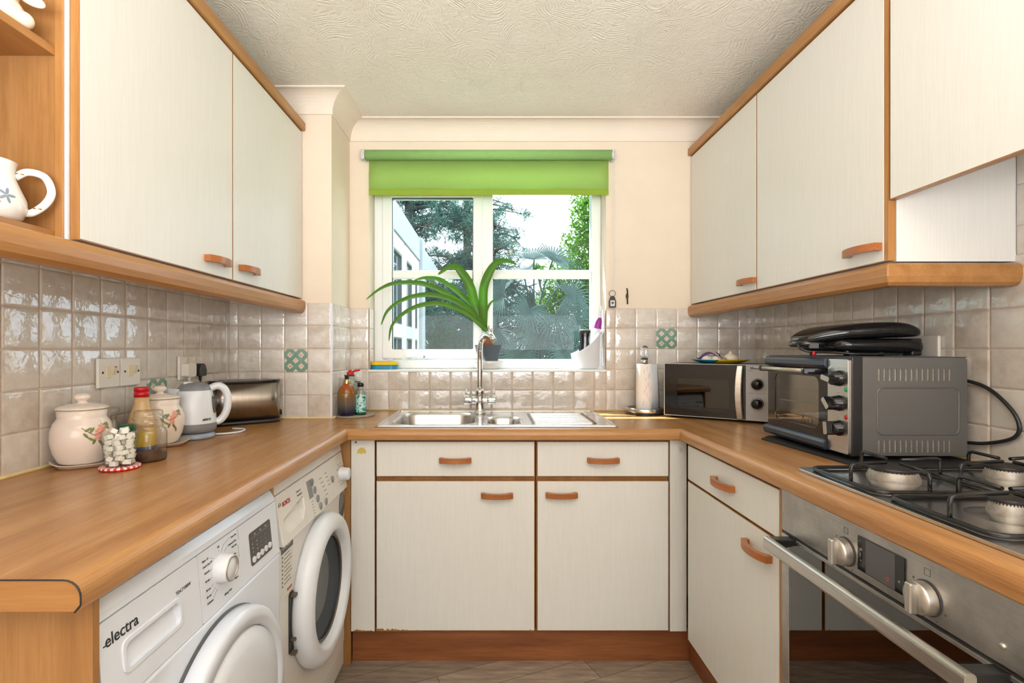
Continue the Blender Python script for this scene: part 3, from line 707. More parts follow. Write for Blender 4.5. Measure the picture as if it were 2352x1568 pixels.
# unit beyond the oven towards the camera
g = G().box(.725, 1.28, .26, .655, .13, .856); tag(g.obj('base_cabinet', 'white_laminate', bevel=.001), 'white base cabinet nearest the camera on the right, beyond the oven', 'cabinet')

# --- left run panels
g = G().box(XL+.001, -.545, .700, .712, 0, zb); tag(g.obj('end_panel', 'beech_z'), 'beech effect end panel closing the near end of the left worktop', 'panel')
g = G().box(XL+.001, -.565, 1.315, 1.331, 0, zb); tag(g.obj('divider_panel', 'beech_z'), 'thin beech panel between the tumble dryer and the washing machine', 'panel')
g = G().box(XL+.001, -.533, 1.942, 1.958, 0, zb); tag(g.obj('end_panel', 'beech_z'), 'beech effect panel right of the washing machine, at the inner corner', 'panel')

# ------------------------------------------------------------------ wall cabinets
Zb, Zt = 1.416, 2.134
def wall_unit(label, loc, rot, w, z0, z1, depth, hx, hz, edges=(.0022, .0022), body='white_laminate', back=False):
    t = thing('wall_cabinet', label, 'cabinet', loc, rot)
    G().box(.001, w-.001, .0195, depth, z0-.002, z1).obj('body', body, t)
    front(t, 'door', .002, w-.002, z0, z1-.002, hx, hz, edges[0], edges[1])
    return t
# left: local x = world Y, origin X=-.813
dl = -.813-XL-.002
wall_unit('wide white wall cabinet above the floral canisters, left wall', (-.813, 1.008, 0), L90, .602, Zb, Zt, dl, .500, 1.459)
wall_unit('narrower white wall cabinet above the toaster, left wall', (-.813, 1.610, 0), L90, .590, Zb, Zt, dl, .095, 1.462)
# right: local x = -world Y, origin X=.974
dr = XR-.974-.002
wall_unit('white wall cabinet in the back corner above the microwave, right wall', (.974, 2.484, 0), R90, .613, Zb, Zt, dr, .555, 1.453)
wall_unit('white wall cabinet above the small countertop oven, right wall', (.974, 1.871, 0), R90, .621, Zb, Zt, dr, .541, 1.455, edges=(.0022, .014))
t = thing('wall_cabinet', 'short white wall cabinet hiding the extractor above the gas hob', 'cabinet', (.974, 1.249, 0), R90)
g = G().box(.001, .62, .0195, dr, 1.72, Zt); g.box(.602, .62, .0195, dr, 1.56, 1.72); g.obj('body', 'white_laminate', t)
front(t, 'door', .003, .62, 1.563, Zt-.002)
# cornices and light rails
def rail_prof(kind):
    if kind == 'cornice': return [(-.012, Zt+.002), (-.016, Zt+.008), (-.016, Zt+.036), (-.010, Zt+.042), (.03, Zt+.042), (.03, Zt+.002)]
    P = [(.02, 1.408), (-.004, 1.408)]
    for i in range(7): a = pi/2*i/6; P.append((-.010-.008*sin(a)+.0, 1.400-.022*i/6))
    P = [(.02, 1.409), (-.006, 1.409), (-.014, 1.405), (-.017, 1.395), (-.017, 1.376), (-.013, 1.362), (-.004, 1.354), (.010, 1.353), (.02, 1.357)]
    return P
def rail(prof, pts):
    """pts: list of (x,y,nx,ny) where n = outward front direction scaled for mitre"""
    g = G(); k = len(prof); V = []
    for (x, y, nx, ny) in pts:
        for o, z in prof: V.append((x-nx*o, y-ny*o, z))
    F = [(i*k+j, i*k+(j+1) % k, (i+1)*k+(j+1) % k, (i+1)*k+j) for i in range(len(pts)-1) for j in range(k)]
    g.add(V, F); n = len(pts)
    g.f += [tuple(range(k)), tuple((n-1)*k+j for j in reversed(range(k)))]; g.m += [0, 0]; g.s += [False, False]
    return g
pc, pl = rail_prof('cornice'), rail_prof('light')
tag(rail(pc, [(-.813, .35, 1, 0), (-.813, YP-.002, 1, 0)]).obj('cornice', 'beech_trim_y', bevel=.002), 'orange beech cornice along the top of the left wall cabinets', 'cornice')
tag(rail(pl, [(-.813, .35, 1, 0), (-.813, YP-.002, 1, 0)]).obj('light_rail', 'beech_trim_y', bevel=.003, seg=3), 'rounded beech light rail below the left wall cabinets', 'light rail')
tag(rail(pc, [(.974, YB-.002, -1, 0), (.974, .62, -1, 0)]).obj('cornice', 'beech_trim_y', bevel=.002), 'orange beech cornice along the top of the right wall cabinets', 'cornice')
tag(rail(pl, [(.974, YB-.002, -1, 0), (.974, 1.25, -1, -1), (XR-.002, 1.25, 0, -1)]).obj('light_rail', 'beech_trim_y', bevel=.003, seg=3), 'rounded beech light rail below the right wall cabinets, turning the corner to the wall', 'light rail')
# open shelf unit
t = thing('open_shelf_unit', 'beech open corner shelf unit at the near end of the left wall cabinets', 'shelf', (0, 0, 0))
G().box(XL+.001, -.855, 1.003, 1.0075, 1.415, Zt).obj('end_panel', 'beech_z', t)
G().box(-.8545, -.8375, 1.001, 1.0075, 1.415, Zt).obj('edge_strip', 'beech_trim_z', t, bevel=.001)
G().box(-.8373, -.8312, 1.004, 1.0088, 1.412, Zt).obj('white_strip', 'white_plastic', t)
G().box(XL+.001, XL+.012, .36, 1.003, 1.415, Zt).obj('back_panel', 'beech_z', t)
for z in (1.415, 1.775, Zt-.018): G().box(XL+.012, -.8545, .36, 1.0025, z, z+.0165).obj('shelf', 'beech_trim_y', t, bevel=.0008)
G().box(XL+.001, -.855, .345, .36, 1.415, Zt).obj('end_panel', 'beech_z', t)

# ------------------------------------------------------------------ dishes on the open shelf
jg = thing('milk_jug', 'white china jug with blue leaf print and gold bands, on the open shelf', 'jug', (-.908, .925, 1.4315))
G().lathe([(0, 0), (.034, 0), (.046, .008), (.053, .025), (.052, .042), (.044, .062), (.037, .080), (.035, .094), (.039, .110), (.037, .110), (.033, .094), (.035, .080), (.04, .062), (.0, .02)], 40).obj('body', 'ceramic_white', jg)
ca, sa = cos(radians(42)), sin(radians(42))
hp = lambda r, z: (r*ca, r*sa, z)
G().tube(smooth_path([hp(.034, .086), hp(.052, .100), hp(.076, .096), hp(.086, .070), hp(.078, .046), hp(.060, .026), hp(.048, .022)]), .0068, 12, flat=.7).obj('handle', 'ceramic_white', jg)
g = G()
for r, z in ((.041, .093), (.066, .033)): g.lathe([(.0072, -.001), (.0074, 0), (.0072, .001)], 14, hp(r, z))
g.obj('gold_band', 'gold_metal', jg)
def surf_leaf(g, rf, a, z, la, lb, rot, off=.0006, mi=0, n=10, c=(0, 0)):
    V = []; 
    for i in range(n+1):
        if i == 0: da, dz = 0, 0
        else:
            t = 2*pi*(i-1)/n; px, pz = la*cos(t), lb*sin(t)*(1 if abs(cos(t)) < .9 else .6)
            da, dz = px*cos(rot)-pz*sin(rot), px*sin(rot)+pz*cos(rot)
        zz = z+dz; r = rf(zz)+off; aa = a+da/max(r, .001); V.append((c[0]+r*cos(aa), c[1]+r*sin(aa), zz))
    g.add(V, [(0, 1+i, 1+(i+1) % n) for i in range(n)], mi, False)
def rfun(prof):
    P = sorted([(h, r) for r, h in prof])
    def f(z):
        for (h0, r0), (h1, r1) in zip(P, P[1:]):
            if h0 <= z <= h1: return r0+(r1-r0)*(z-h0)/max(h1-h0, 1e-6)
        return P[-1][1]
    return f
jr = rfun([(.034, 0), (.046, .008), (.053, .025), (.052, .042), (.044, .062), (.037, .080)])
g = G()
for k in range(5): surf_leaf(g, jr, radians(-20)+.14*cos(k*1.256), .042+.008*sin(k*1.256), .007, .0025, k*1.256)
g.obj('leaf_print', 'blue_print', jg)
g = G()
for k in range(5): surf_leaf(g, jr, radians(-38)+.09*cos(k*1.256), .028+.005*sin(k*1.256), .004, .002, k*1.256)
g.obj('leaf_print', 'gold_metal', jg)
fg = thing('figurine', 'cream and pink glazed animal figurine with a long ear, on the upper open shelf', 'figurine', (-.898, .940, 1.7925))
g = G(); g.ell((0, 0, .028), (.034, .030, .030)); g.ell((.004, -.004, .062), (.026, .024, .024)); g.ell((.030, .006, .016), (.020, .018, .016)); g.ell((-.028, -.01, .014), (.02, .02, .014)); g.ell((.016, -.012, .050), (.018, .014, .014))
b_ = g.obj('body', 'figurine_glaze', fg); md = b_.modifiers.new('r', 'REMESH'); md.mode = 'VOXEL'; md.voxel_size = .0028; md.use_smooth_shade = True
ry = Matrix.Rotation(radians(118), 3, 'Y')
g = G(); g.ell((.042, .012, .058), (.011, .005, .030), rot=ry); g.obj('ear', 'figurine_glaze', fg); g = G(); g.ell((-.03, 0, .08), (.009, .005, .026), rot=Matrix.Rotation(radians(-30), 3, 'Y')); g.obj('ear', 'figurine_glaze', fg)
g = G(); g.ell((.020, -.020, .066), (.008, .004, .007)); g.ell((.008, -.026, .070), (.003, .002, .003)); g.obj('snout', 'figurine_pink', fg)

# ================================================================== APPLIANCES LEFT
# --- tumble dryer  (local x = world Y, front y=0 faces +X)
td = thing('tumble_dryer', 'white tumble dryer with big round door, near end under the left worktop', 'tumble dryer', (-.540, .7135, 0), L90)
def fy(z): return .013*max(0, z-.68)/.13
G().prism([(.022, .01), (.56, .01), (.56, .85), (.05, .85), (.034, .843), (.024, .828), (.022, .812)], .003, .597, 'x').obj('body', 'white_enamel', td, bevel=.003)
G().prism([(.0, .012), (.022, .012), (.022, .679), (.0, .679)], .002, .598, 'x').obj('front_panel', 'white_enamel', td, bevel=.006, seg=3)
# lid front (rounded)
G().prism([(.0135, .811), (.0165, .822), (.026, .838), (.045, .849), (.06, .85), (.06, .811)], .002, .598, 'x').obj('lid', 'white_enamel', td, bevel=.002)
def panel_y(z): return .0005+.0125*(z-.681)/.129
def slab_panel(x0, x1, z0, z1, hole=None, r=.003):
    g = G(); P = rrect(x0, x1, z0, z1, r, 3); H = [hole] if hole else []
    g.prism(P, 0, .02, 'y', 0, holes=H)
    g.v = [(x, y+panel_y(z), z) for x, y, z in g.v]; return g
hole = rrect(.052, .182, .722, .757, .010, 5)
dr_ = slab_panel(.003, .2475, .681, .8095, hole).obj('drawer', 'white_enamel', td, bevel=.0008, seg=1)
g = slab_panel(.044, .190, .714, .765, rrect(.0512, .1828, .7212, .7578, .0108, 5), .012); g.v = [(x, y*1.0-.0025 if y < .015+panel_y(z) else y-.012, z) for x, y, z in g.v]; g.obj('handle_frame', 'white_enamel', dr_, bevel=.001)
g = G(); g.add([(.0515, .007, .7215), (.1825, .007, .7215), (.1825, .0205, .7575), (.0515, .0205, .7575), (.0515, .008, .7575), (.1825, .008, .7575), (.0515, .003, .7215), (.1825, .003, .7215)], [(0, 1, 2, 3), (3, 2, 5, 4), (0, 3, 4, 6), (1, 7, 5, 2)]); g.obj('handle_recess', 'white_enamel', dr_)
cp = slab_panel(.2495, .597, .681, .8095).obj('control_panel', 'white_enamel', td, bevel=.0008, seg=1)
RT = (pi/2-math.atan(.0125/.129)*1.0, 0, 0)
def ptext(s, size, mat, par, x, z, **kw): return text(s, size, mat, par, (x, panel_y(z)-.0006, z), rot=(pi/2+math.atan(-.097), 0, 0), **kw)
ptext('electra', .025, 'black_print', td, .0145, .780, bold=.0002); G().box(.011, .0145, panel_y(.776)-.0009, panel_y(.776)-.0003, .7755, .7775).obj('logo_dash', 'black_print', td)
ptext('TDC7100W', .0085, 'black_print', dr_, .178, .772)
for s, x, z in (('Shirts 12\'', .262, .792), ('Quick Dry 29\'', .262, .781), ('Refresh', .266, .768), ('10 min', .266, .752), ('30 min', .266, .735), ('60 min', .266, .722), ('Delicates', .266, .710), ('Off', .317, .799), ('Extra Dry', .371, .800), ('Cupboard Dry', .357, .788), ('Iron Dry', .371, .779), ('Allergy Care', .327, .699), ('Mixed', .372, .712), ('Dry', .376, .762), ('Iron', .376, .744), ('Daily', .374, .728)):
    ptext(s, .0058, 'black_print', cp, x, z)
g = G()
for a, b in (((.289, .790), (.303, .783)), ((.292, .768), (.288, .765)), ((.284, .752), (.290, .752)), ((.284, .735), (.292, .738)), ((.288, .712), (.304, .722)), ((.284, .722), (.298, .728)), ((.321, .794), (.322, .789)), ((.330, .786), (.340, .796)), ((.340, .796), (.368, .802)), ((.342, .782), (.355, .788)), ((.402, .806), (.402, .785)), ((.398, .775), (.398, .748))):
    g.cyl((a[0], panel_y(a[1])-.0003, a[1]), (b[0], panel_y(b[1])-.0003, b[1]), .00025, n=5)
g.obj('dial_marks', 'grey_print', cp)
g = G(); zc = .7565; g.lathe([(.0285, -.002), (.0285, .003), (.0275, .005), (.0265, .022), (.0250, .0245), (0, .0245)], 48, (.3215, panel_y(zc), zc), 0, 'y', mod=lambda a, h: 1-.012*(abs(sin(a*9)) > .97)); k = g.obj('knob', 'white_plastic', cp)
G().lathe([(.0252, .0243), (.0250, .0258), (.0212, .0258), (.0212, .0243)], 48, (.3215, panel_y(zc), zc), 0, 'y').obj('knob_ring', 'satin_nickel', k)
g = slab_panel(.447, .556, .705, .779, None, .006); g.v = [(x, y-.0012 if y < .016 else y-.014, z) for x, y, z in g.v]; dp = g.obj('display', 'dark_grey_plastic', cp)
for i in range(5):
    G().prism(rrect(.452+.0205*i, .466+.0205*i, .711+.0005*i, .724+.0005*i, .0055, 5), panel_y(.717)-.004, panel_y(.717), 'y').obj('button', 'white_plastic', dp, bevel=.0008)
g = G(); y_ = panel_y(.765)-.0016; g.box(.455, .548, y_, y_+.0004, .7655, .7660)
for i in range(4):
    for j in range(3):
        y_ = panel_y(.735+.009*j)-.0016; g.box(.457+.022*i, .4575+.022*i+.003*(i < 2), y_, y_+.0004, .733+.009*j, .736+.009*j)
for i in range(3): y_ = panel_y(.771)-.0017; g.box(.470+.028*i, .476+.028*i, y_, y_+.0004, .769, .773)
g.obj('symbols', 'label_grey', dp)
# door
DCX, DCZ, DR = .308, .437, .228
g = G(); prof = [(DR+.004, -.001), (DR+.004, .004), (DR-.004, .006)]
G().lathe([(.10, -.001), (DR+.0015, -.001), (DR+.0015, .0028), (.10, .0028)], 72, (DCX, 0, DCZ), 0, 'y').obj('seal', 'sticker_grey', td)
pd = [(0, .012), (.10, .012), (DR-.004, .004), (DR, .008), (DR-.001, .028), (DR-.004, .036), (DR-.010, .0395), (DR-.036, .0400), (DR-.040, .034), (DR-.044, .037), (.15, .045), (.09, .049), (0, .051)]
do = G().lathe(pd[2:8]+[(DR-.040, .034), (DR-.0405, .02)], 96, (DCX, 0, DCZ), 0, 'y').obj('door', 'white_enamel', td)
G().lathe([(DR-.0405, .030), (DR-.044, .038), (.15, .0445), (.09, .048), (0, .0495)], 96, (DCX, 0, DCZ), 0, 'y').obj('door_disc', 'white_plastic', do)
# --- washing machine
wm = thing('washing_machine', 'white washing machine with grey porthole door and red brand lettering', 'washing machine', (-.553, 1.335, 0), L90)
G().box(.0, .6, .020, .55, .01, .85).obj('body', 'white_enamel_warm', wm, bevel=.003)
G().box(.001, .599, .0, .020, .10, .674).obj('front_panel', 'white_enamel_warm', wm, bevel=.004)
G().box(.001, .599, .003, .020, .012, .097).obj('kick_panel', 'white_enamel_warm', wm, bevel=.003)
G().prism([(.012, .815), (.018, .85), (.05, .85), (.05, .815)], .001, .599, 'x').obj('lid', 'white_enamel_warm', wm, bevel=.003)
def wy(z): return -.012+.024*(z-.682)/.130
def wslab(P, holes=(), off=0.0, th=.02):
    g = G(); g.prism(P, 0, th, 'y', 0, holes=holes); g.v = [(x, y+wy(z)+off, z) for x, y, z in g.v]; return g
hole = [(.030, .742), (.175, .764), (.182, .760), (.176, .728), (.155, .706), (.05, .704), (.036, .712)]
cpw = wslab([(.002, .679), (.598, .679), (.598, .812), (.002, .812)], [hole], th=.03).obj('control_panel', 'white_enamel_warm', wm, bevel=.003)
g = G(); g.add([(.025, -.004, .700), (.19, -.004, .700), (.19, .018, .735), (.19, .024, .772), (.025, .024, .772), (.025, .018, .735)], [(0, 1, 2, 5), (5, 2, 3, 4)]); g.obj('drawer_recess', 'white_enamel_warm', cpw)
def wtext(s, size, mat, x, z, **kw): return text(s, size, mat, cpw, (x, wy(z)-.0006, z), rot=(pi/2+math.atan(-.185), 0, 0), **kw)
wtext('BOSCH', .016, 'red_print', .036, .781, bold=.0006)
wtext('Classixx 5', .0085, 'grey_print', .135, .787); wtext('VarioPerfect', .0075, 'grey_print', .138, .776)
g = G().lathe([(.0065, 0), (.0078, 0), (.0078, .0006), (.0065, .0006)], 28, (.020, wy(.783), .783), 0, 'y'); g.box(.0155, .0165, wy(.783)-.0006, wy(.783), .779, .787); g.box(.0235, .0245, wy(.783)-.0006, wy(.783), .779, .787); g.box(.0155, .0245, wy(.783)-.0006, wy(.783), .7825, .7835)
g.obj('emblem', 'grey_print', cpw)
wslab([(.224, .741), (.258, .741), (.254, .795), (.220, .795)], off=-.0006, th=.002).obj('display', 'grey_plastic', cpw)
for x, z in ((.262, .783), (.273, .756), (.285, .726), (.298, .698), (.350, .697), (.448, .745)):
    G().lathe([(.009, 0), (.009, .003), (.008, .0042), (0, .0045)], 24, (x, wy(z), z), 0, 'y', sy=1.35).obj('button', 'grey_plastic', cpw)
g = G()
for i in range(5): g.box(.33+.008*i, .333+.008*i, wy(.775-.015*i)-.0006, wy(.775-.015*i), .774-.015*i, .777-.015*i); g.box(.336+.008*i, .352+.008*i, wy(.775-.015*i)-.0005, wy(.775-.015*i)+.0, .7745-.015*i, .7765-.015*i)
for i in range(4): g.box(.385+.006*i, .388+.006*i, wy(.78-.014*i)-.0006, wy(.78-.014*i), .778-.014*i, .781-.014*i); g.box(.391+.006*i, .405+.006*i, wy(.78-.014*i)-.0005, wy(.78-.014*i), .7785-.014*i, .7805-.014*i)
for i in range(10):
    a = i*.62; x = .545+.045*cos(a); z = .741+.038*sin(a)
    if x < .588: g.box(x-.005, x+.005, wy(z)-.0006, wy(z), z-.001, z+.001)
for i in range(6): g.box(.235, .248-.002*(i % 2), wy(.73-.009*i)-.0006, wy(.73-.009*i), .729-.009*i, .7305-.009*i)
g.obj('panel_marks', 'grey_print', cpw)
g = G().lathe([(.0265, -.002), (.0265, .004), (.024, .006), (.022, .030), (.019, .033), (0, .033)], 36, (.545, wy(.741), .741), 0, 'y'); g.obj('knob', 'white_plastic', cpw)
# stickers
st = G().box(.012, .092, -.0008, 0, .535, .690).obj('sticker', 'label_paper', wm); G().box(.012, .092, -.0012, -.0006, .655, .690).obj('sticker_heading', 'sticker_grey', st)
text('Serie | Classixx', .0085, 'label_paper', st, (.015, -.0016, .680)); text('Washing Machine', .0085, 'label_paper', st, (.015, -.0016, .668))
text('BOSCH', .010, 'red_print', st, (.052, -.0012, .546), bold=.0003)
g = G()
for i in range(8): g.box(.032, .070+.016*((i*7) % 3)/2, -.0012, -.0006, .646-.011*i, .648-.011*i); g.box(.017, .024, -.0012, -.0006, .643-.011*i, .648-.011*i)
g.obj('small_print', 'grey_print', st)
st = G().prism(circ(.562, .625, .034, .050, 30), -.0008, 0, 'y').obj('sticker', 'sticker_grey', wm, label='dark grey oval energy sticker')
g = G()
for i in range(5): g.prism([(.538, .605+.012*i), (.586, .630+.012*i), (.586, .632+.012*i), (.538, .607+.012*i)], -.0014, -.0007, 'y')
g.obj('small_print', 'label_grey', st)
# porthole door
WCX, WCZ, WR = .300, .443, .225
wd = G().lathe([(WR-.03, -.001), (WR-.006, .0), (WR, .008), (WR+.001, .026), (WR-.004, .040), (WR-.014, .050), (WR-.026, .054), (WR-.046, .0535), (WR-.054, .050), (WR-.058, .043), (WR-.064, .028), (WR-.067, .012)], 96, (WCX, 0, WCZ), 0, 'y').obj('door', 'white_plastic', wm)
G().lathe([(WR-.064, .022), (WR-.068, .032), (WR-.074, .032), (WR-.074, .022)], 72, (WCX, 0, WCZ), 0, 'y').obj('seal', 'rubber_seal', wd)
G().lathe([(WR-.070, .030), (WR-.085, .026), (.10, .012), (.05, .004), (0, .001)], 72, (WCX, 0, WCZ), 0, 'y').obj('glass', 'washer_glass', wd)
G().lathe([(WR-.072, .020), (WR-.095, .008), (.10, -.004), (0, -.008)], 72, (WCX, 0, WCZ), 0, 'y').obj('inner_bowl', 'grey_plastic', wd)
for z in (.52, .40, .36): G().box(WCX-WR-.003, WCX-WR+.012, -.016, -.002, z-.004, z+.004).obj('hinge', 'rubber_seal', wd)
G().prism(rrect(WCX-WR-.012, WCX-WR+.02, .36, .53, .01, 4), -.002, 0, 'y').obj('hinge_plate', 'black_plastic', wm)

# ================================================================== SINK AND TAP
sk = thing('sink', 'stainless steel inset sink with one and a half bowls and ribbed drainer, under the window', 'sink', (0, 0, 0))
bowl1 = rrect(-.402, -.060, 2.005, 2.362, .085, 8); bowl2 = rrect(-.018, .128, 2.010, 2.235, .055, 8)
g = G().prism(rrect(SX0, SX1, SY0, SY1, .012, 3), ZT+.0003, ZT+.0035, 'z', 0, holes=[bowl1, bowl2]); g.obj('sink_deck', 'sink_steel', sk, bevel=.0015, angle=60)
g = G(); frame_o = rrect(SX0+.004, SX1-.004, SY0+.004, SY1-.004, .010, 3); frame_i = rrect(SX0+.016, SX1-.016, SY0+.016, SY1-.016, .010, 3)
g.prism(frame_o, ZT+.003, ZT+.006, 'z', 0, holes=[frame_i]); g.obj('raised_rim', 'sink_steel', sk, bevel=.002, angle=60)
def bowl(x0, x1, y0, y1, r, dep, name):
    g = G(); rings = [(0, .0036, r), (.003, .0005, r), (.008, -.008, r*.95), (.012, -dep+.03, r*.9), (.018, -dep+.012, r*.85), (.034, -dep+.002, r*.7), (.06, -dep, r*.5)]
    V = []; n = 4*9
    for ins, z, rr in rings: V += [(x, y, ZT+z) for x, y in rrect(x0+ins, x1-ins, y0+ins, y1-ins, rr, 8)]
    F = [(i*n+j, i*n+(j+1) % n, (i+1)*n+(j+1) % n, (i+1)*n+j) for i in range(len(rings)-1) for j in range(n)]
    F.append(tuple((len(rings)-1)*n+j for j in range(n)))
    g.add(V, F, 0, True); b = g.obj(name, 'sink_steel', sk)
    G().lathe([(0, .001), (.022, .001), (.030, .0035), (.034, .002), (.034, 0)], 32, ((x0+x1)/2, (y0+y1)/2, ZT-dep)).obj('waste', 'chrome', b)
bowl(-.402, -.060, 2.005, 2.362, .085, .15, 'main_bowl'); bowl(-.018, .128, 2.010, 2.235, .055, .085, 'half_bowl')
g = G()
for i in range(9):
    y = 2.035+.036*i; g.tube([(.165, y, ZT+.0035), (.185, y, ZT+.0055), (.40, y, ZT+.0055), (.42, y, ZT+.0035)], .0042, 8, flat=1)
g.obj('drainer_ribs', 'sink_steel', sk)
tp = thing('kitchen_tap', 'chrome swan neck mixer tap with two side levers, behind the sink', 'tap', (-.050, 2.352, ZT+.0045))
G().lathe([(0, 0), (.028, 0), (.028, .004), (.023, .008), (.0205, .03), (.018, .055), (.020, .072), (.0205, .100), (.020, .108), (.0125, .111), (.0, .111)], 32).obj('tap_body', 'chrome', tp)
G().tube(smooth_path([(0, 0, .118), (0, 0, .20), (0, -.001, .262), (.002, -.014, .305), (.008, -.045, .338), (.018, -.09, .357), (.034, -.145, .362), (.052, -.190, .352), (.060, -.212, .338)], 8), .0118, 16).obj('spout', 'chrome', tp)
G().cyl((.059, -.209, .341), (.063, -.219, .330), .0125, .0125, 16).obj('nozzle', 'chrome', tp)
for s_, nm in ((-1, 'left'), (1, 'right')):
    v = G().cyl((s_*.010, 0, .061), (s_*.036, 0, .061), .0165, n=24).cyl((s_*.038, 0, .061), (s_*.072, 0, .061), .0205, n=28).obj('valve', 'chrome', tp, bevel=.0015)
    G().cyl((s_*.062, 0, .076), (s_*.064, 0, .112), .0042, n=12).obj('lever', 'chrome', v)

# ================================================================== HOB
hb = thing('gas_hob', 'stainless steel four burner gas hob with black wire pan supports', 'hob', (0, 0, 0))
HX0, HX1, HY0, HY1 = .757, 1.262, .690, 1.270
g = G().prism(rrect(HX0, HX1, HY0, HY1, .02, 5), ZT+.0005, ZT+.007, 'z'); g.obj('hob_deck', 'sink_steel', hb, bevel=.004, seg=3, angle=60)
def burner(x, y, r):
    b = G().lathe([(0, .0135), (r*1.0, .0135), (r*1.25, .0125), (r*2.0, .0075), (r*2.1, .007), (0, .007)][1:5], 48, (x, y, ZT)).obj('burner_bowl', 'sink_steel', hb)
    G().lathe([(r*1.02, .013), (r*1.04, .018), (r*.93, .030), (r*.90, .034), (0, .034)], 48, (x, y, ZT), mod=lambda a, h: 1).obj('burner_ring', 'burner_alu', b)
    g = G()
    for i in range(36):
        a = 2*pi*i/36; g.box(-.0008, .0008, -.0009, .0009, .001, .0045); 
        for k in range(-8, 0): q = g.v[k]; g.v[k] = (x+(r*.90+q[0])*cos(a)-q[1]*sin(a), y+(r*.90+q[0])*sin(a)+q[1]*cos(a), ZT+.0295+q[2])
    c = G().lathe([(0, .0345), (r*.95, .0345), (r*1.0, .036), (r*1.0, .039), (r*.95, .0415), (r*.8, .0405), (0, .040)], 48, (x, y, ZT)).obj('burner_cap', 'burner_cap', b)
    g.obj('flame_ports', 'burner_cap', b)
BR = [(.890, 1.130, .047), (1.150, 1.140, .038), (.905, .893, .028), (1.150, .893, .038)]
for b_ in BR: burner(*b_)
def support(y0, y1, burners):
    x0, x1 = .775, 1.245; r = .0045; z = ZT+.0125
    P = [(x, y, z) for x, y in rrect(x0, x1, y0, y1, .028, 5)]
    o = G().tube(P, .0044, 10, closed=True).obj('pan_support', 'black_enamel', hb)
    top = ZT+.052
    xm = (burners[0][0]+burners[1][0])/2
    G().tube([(xm, y0, z), (xm, y1, z)], .0050, 8).obj('cross_bar', 'black_enamel', o)
    for (bx, by, br) in burners:
        lft = x0 if bx < xm else xm; rgt = xm if bx < xm else x1
        ends = [((lft, by-.03, z), (bx-br*.55, by-.012)), ((rgt, by+.03, z), (bx+br*.55, by+.012)), ((bx-.012, y0, z), (bx-.004, by-br*.55)), ((bx+.012, y1, z), (bx+.004, by+br*.55))]
        for (p, q) in ends:
            d = (Vector((q[0], q[1], 0))-Vector((p[0], p[1], 0))).normalized()*.011
            G().tube([p, (p[0], p[1], top-.011), (p[0]+d.x*.3, p[1]+d.y*.3, top-.003), (p[0]+d.x, p[1]+d.y, top), (q[0], q[1], top)], .0039, 9).obj('finger', 'black_enamel', o)
support(1.022, 1.243, BR[:2]); support(.783, 1.002, BR[2:])
for i in range(4):
    k = G().lathe([(.020, 0), (.020, .004), (.017, .006), (.015, .024), (0, .025)], 28, (.86+.10*i, .732, ZT+.007)).obj('knob', 'black_plastic', hb)

# ================================================================== COUNTERTOP OVEN (front faces -X)
to = thing('toaster_oven', 'grey and black countertop oven with three side knobs, standing on a black mat', 'oven', (.944, 1.742, .905), R90)
TW, TD_, TH = .397, .308, .273
G().box(0, TW, .030, TD_-.002, .016, TH-.001).obj('inner_body', 'black_plastic', to)
# cavity visible through door is a darker box: body shell with opening
cov = G()
slots = []
for zz in (.022, .210):
    for i in range(14): slots.append(rrect(.074+.0143*i, .0795+.0143*i, zz, zz+.033, .0026, 3))
g = G().prism([(.033, .014), (TD_, .014), (TD_, TH-.006), (TD_-.006, TH), (.033, TH)], TW, TW+.002, 'x', 0, holes=[[(a, b) for a, b in s_] for s_ in slots])
g.box(0, TW+.002, .033, TD_, TH-.001, TH+.0012)
g.box(-.002, 0, .033, TD_, .014, TH)
sh = g.obj('steel_cover', 'dark_sheet_steel', to, label='dark grey steel side with two rows of vent slots')
G().box(TW-.001, TW+.0004, .06, TD_-.01, .018, TH-.006).obj('slot_lining', 'burner_alu', sh)
P = [(x, y) for x, y in rrect(.072, TD_-.022, .070, .193, .016, 6)]
G().tube([(TW+.0018, x, y) for x, y in P], .0022, 8, closed=True).obj('embossed_frame', 'dark_sheet_steel', sh)
G().prism([(-.002, .012), (TW+.002, .012), (TW+.002, TH+.001), (-.002, TH+.001)], .006, .033, 'y', 0, holes=[[(.02, .052), (.29, .052), (.29, .228), (.02, .228)]]).obj('front_frame', 'black_plastic', to, bevel=.002)
cp = G().prism(rrect(.3145, TW-.001, .016, TH-.006, .004, 3), -.003, .008, 'y').obj('control_panel', 'brushed_steel', to, bevel=.001)
for j, z in enumerate((.216, .149, .082)):
    x = .362; k = G().lathe([(.0215, .002), (.0215, .007), (.0195, .010), (.0175, .024), (.014, .026), (0, .026)], 36, (x, -.001, z), 0, 'y').obj('knob', 'black_gloss', cp)
    g = G().prism(rrect(-.008, .008, -.0185, .0185, .004, 4), -.042, -.010, 'y')
    an = (1.35, .75, .12)[j]; ca_, sa_ = cos(an), sin(an)
    g.v = [(x+a*ca_-c*sa_, b, z+a*sa_+c*ca_) for a, b, c in g.v]; g.obj('grip', 'black_gloss', k, bevel=.003, seg=3)
    g = G().prism(rrect(-.0068, .0068, -.017, .017, .004, 4), -.0428, -.0418, 'y'); g.v = [(x+a*ca_-c*sa_, b, z+a*sa_+c*ca_) for a, b, c in g.v]; g.obj('grip_face', 'satin_nickel', k)
    g = G()
    for q in range(7): a = radians(-40+45*q); g.box(x+.0275*cos(a)-.001, x+.0275*cos(a)+.001, -.0036, -.003, z+.0275*sin(a)-.001, z+.0275*sin(a)+.001)
    g.obj('dial_marks', 'grey_print', cp)
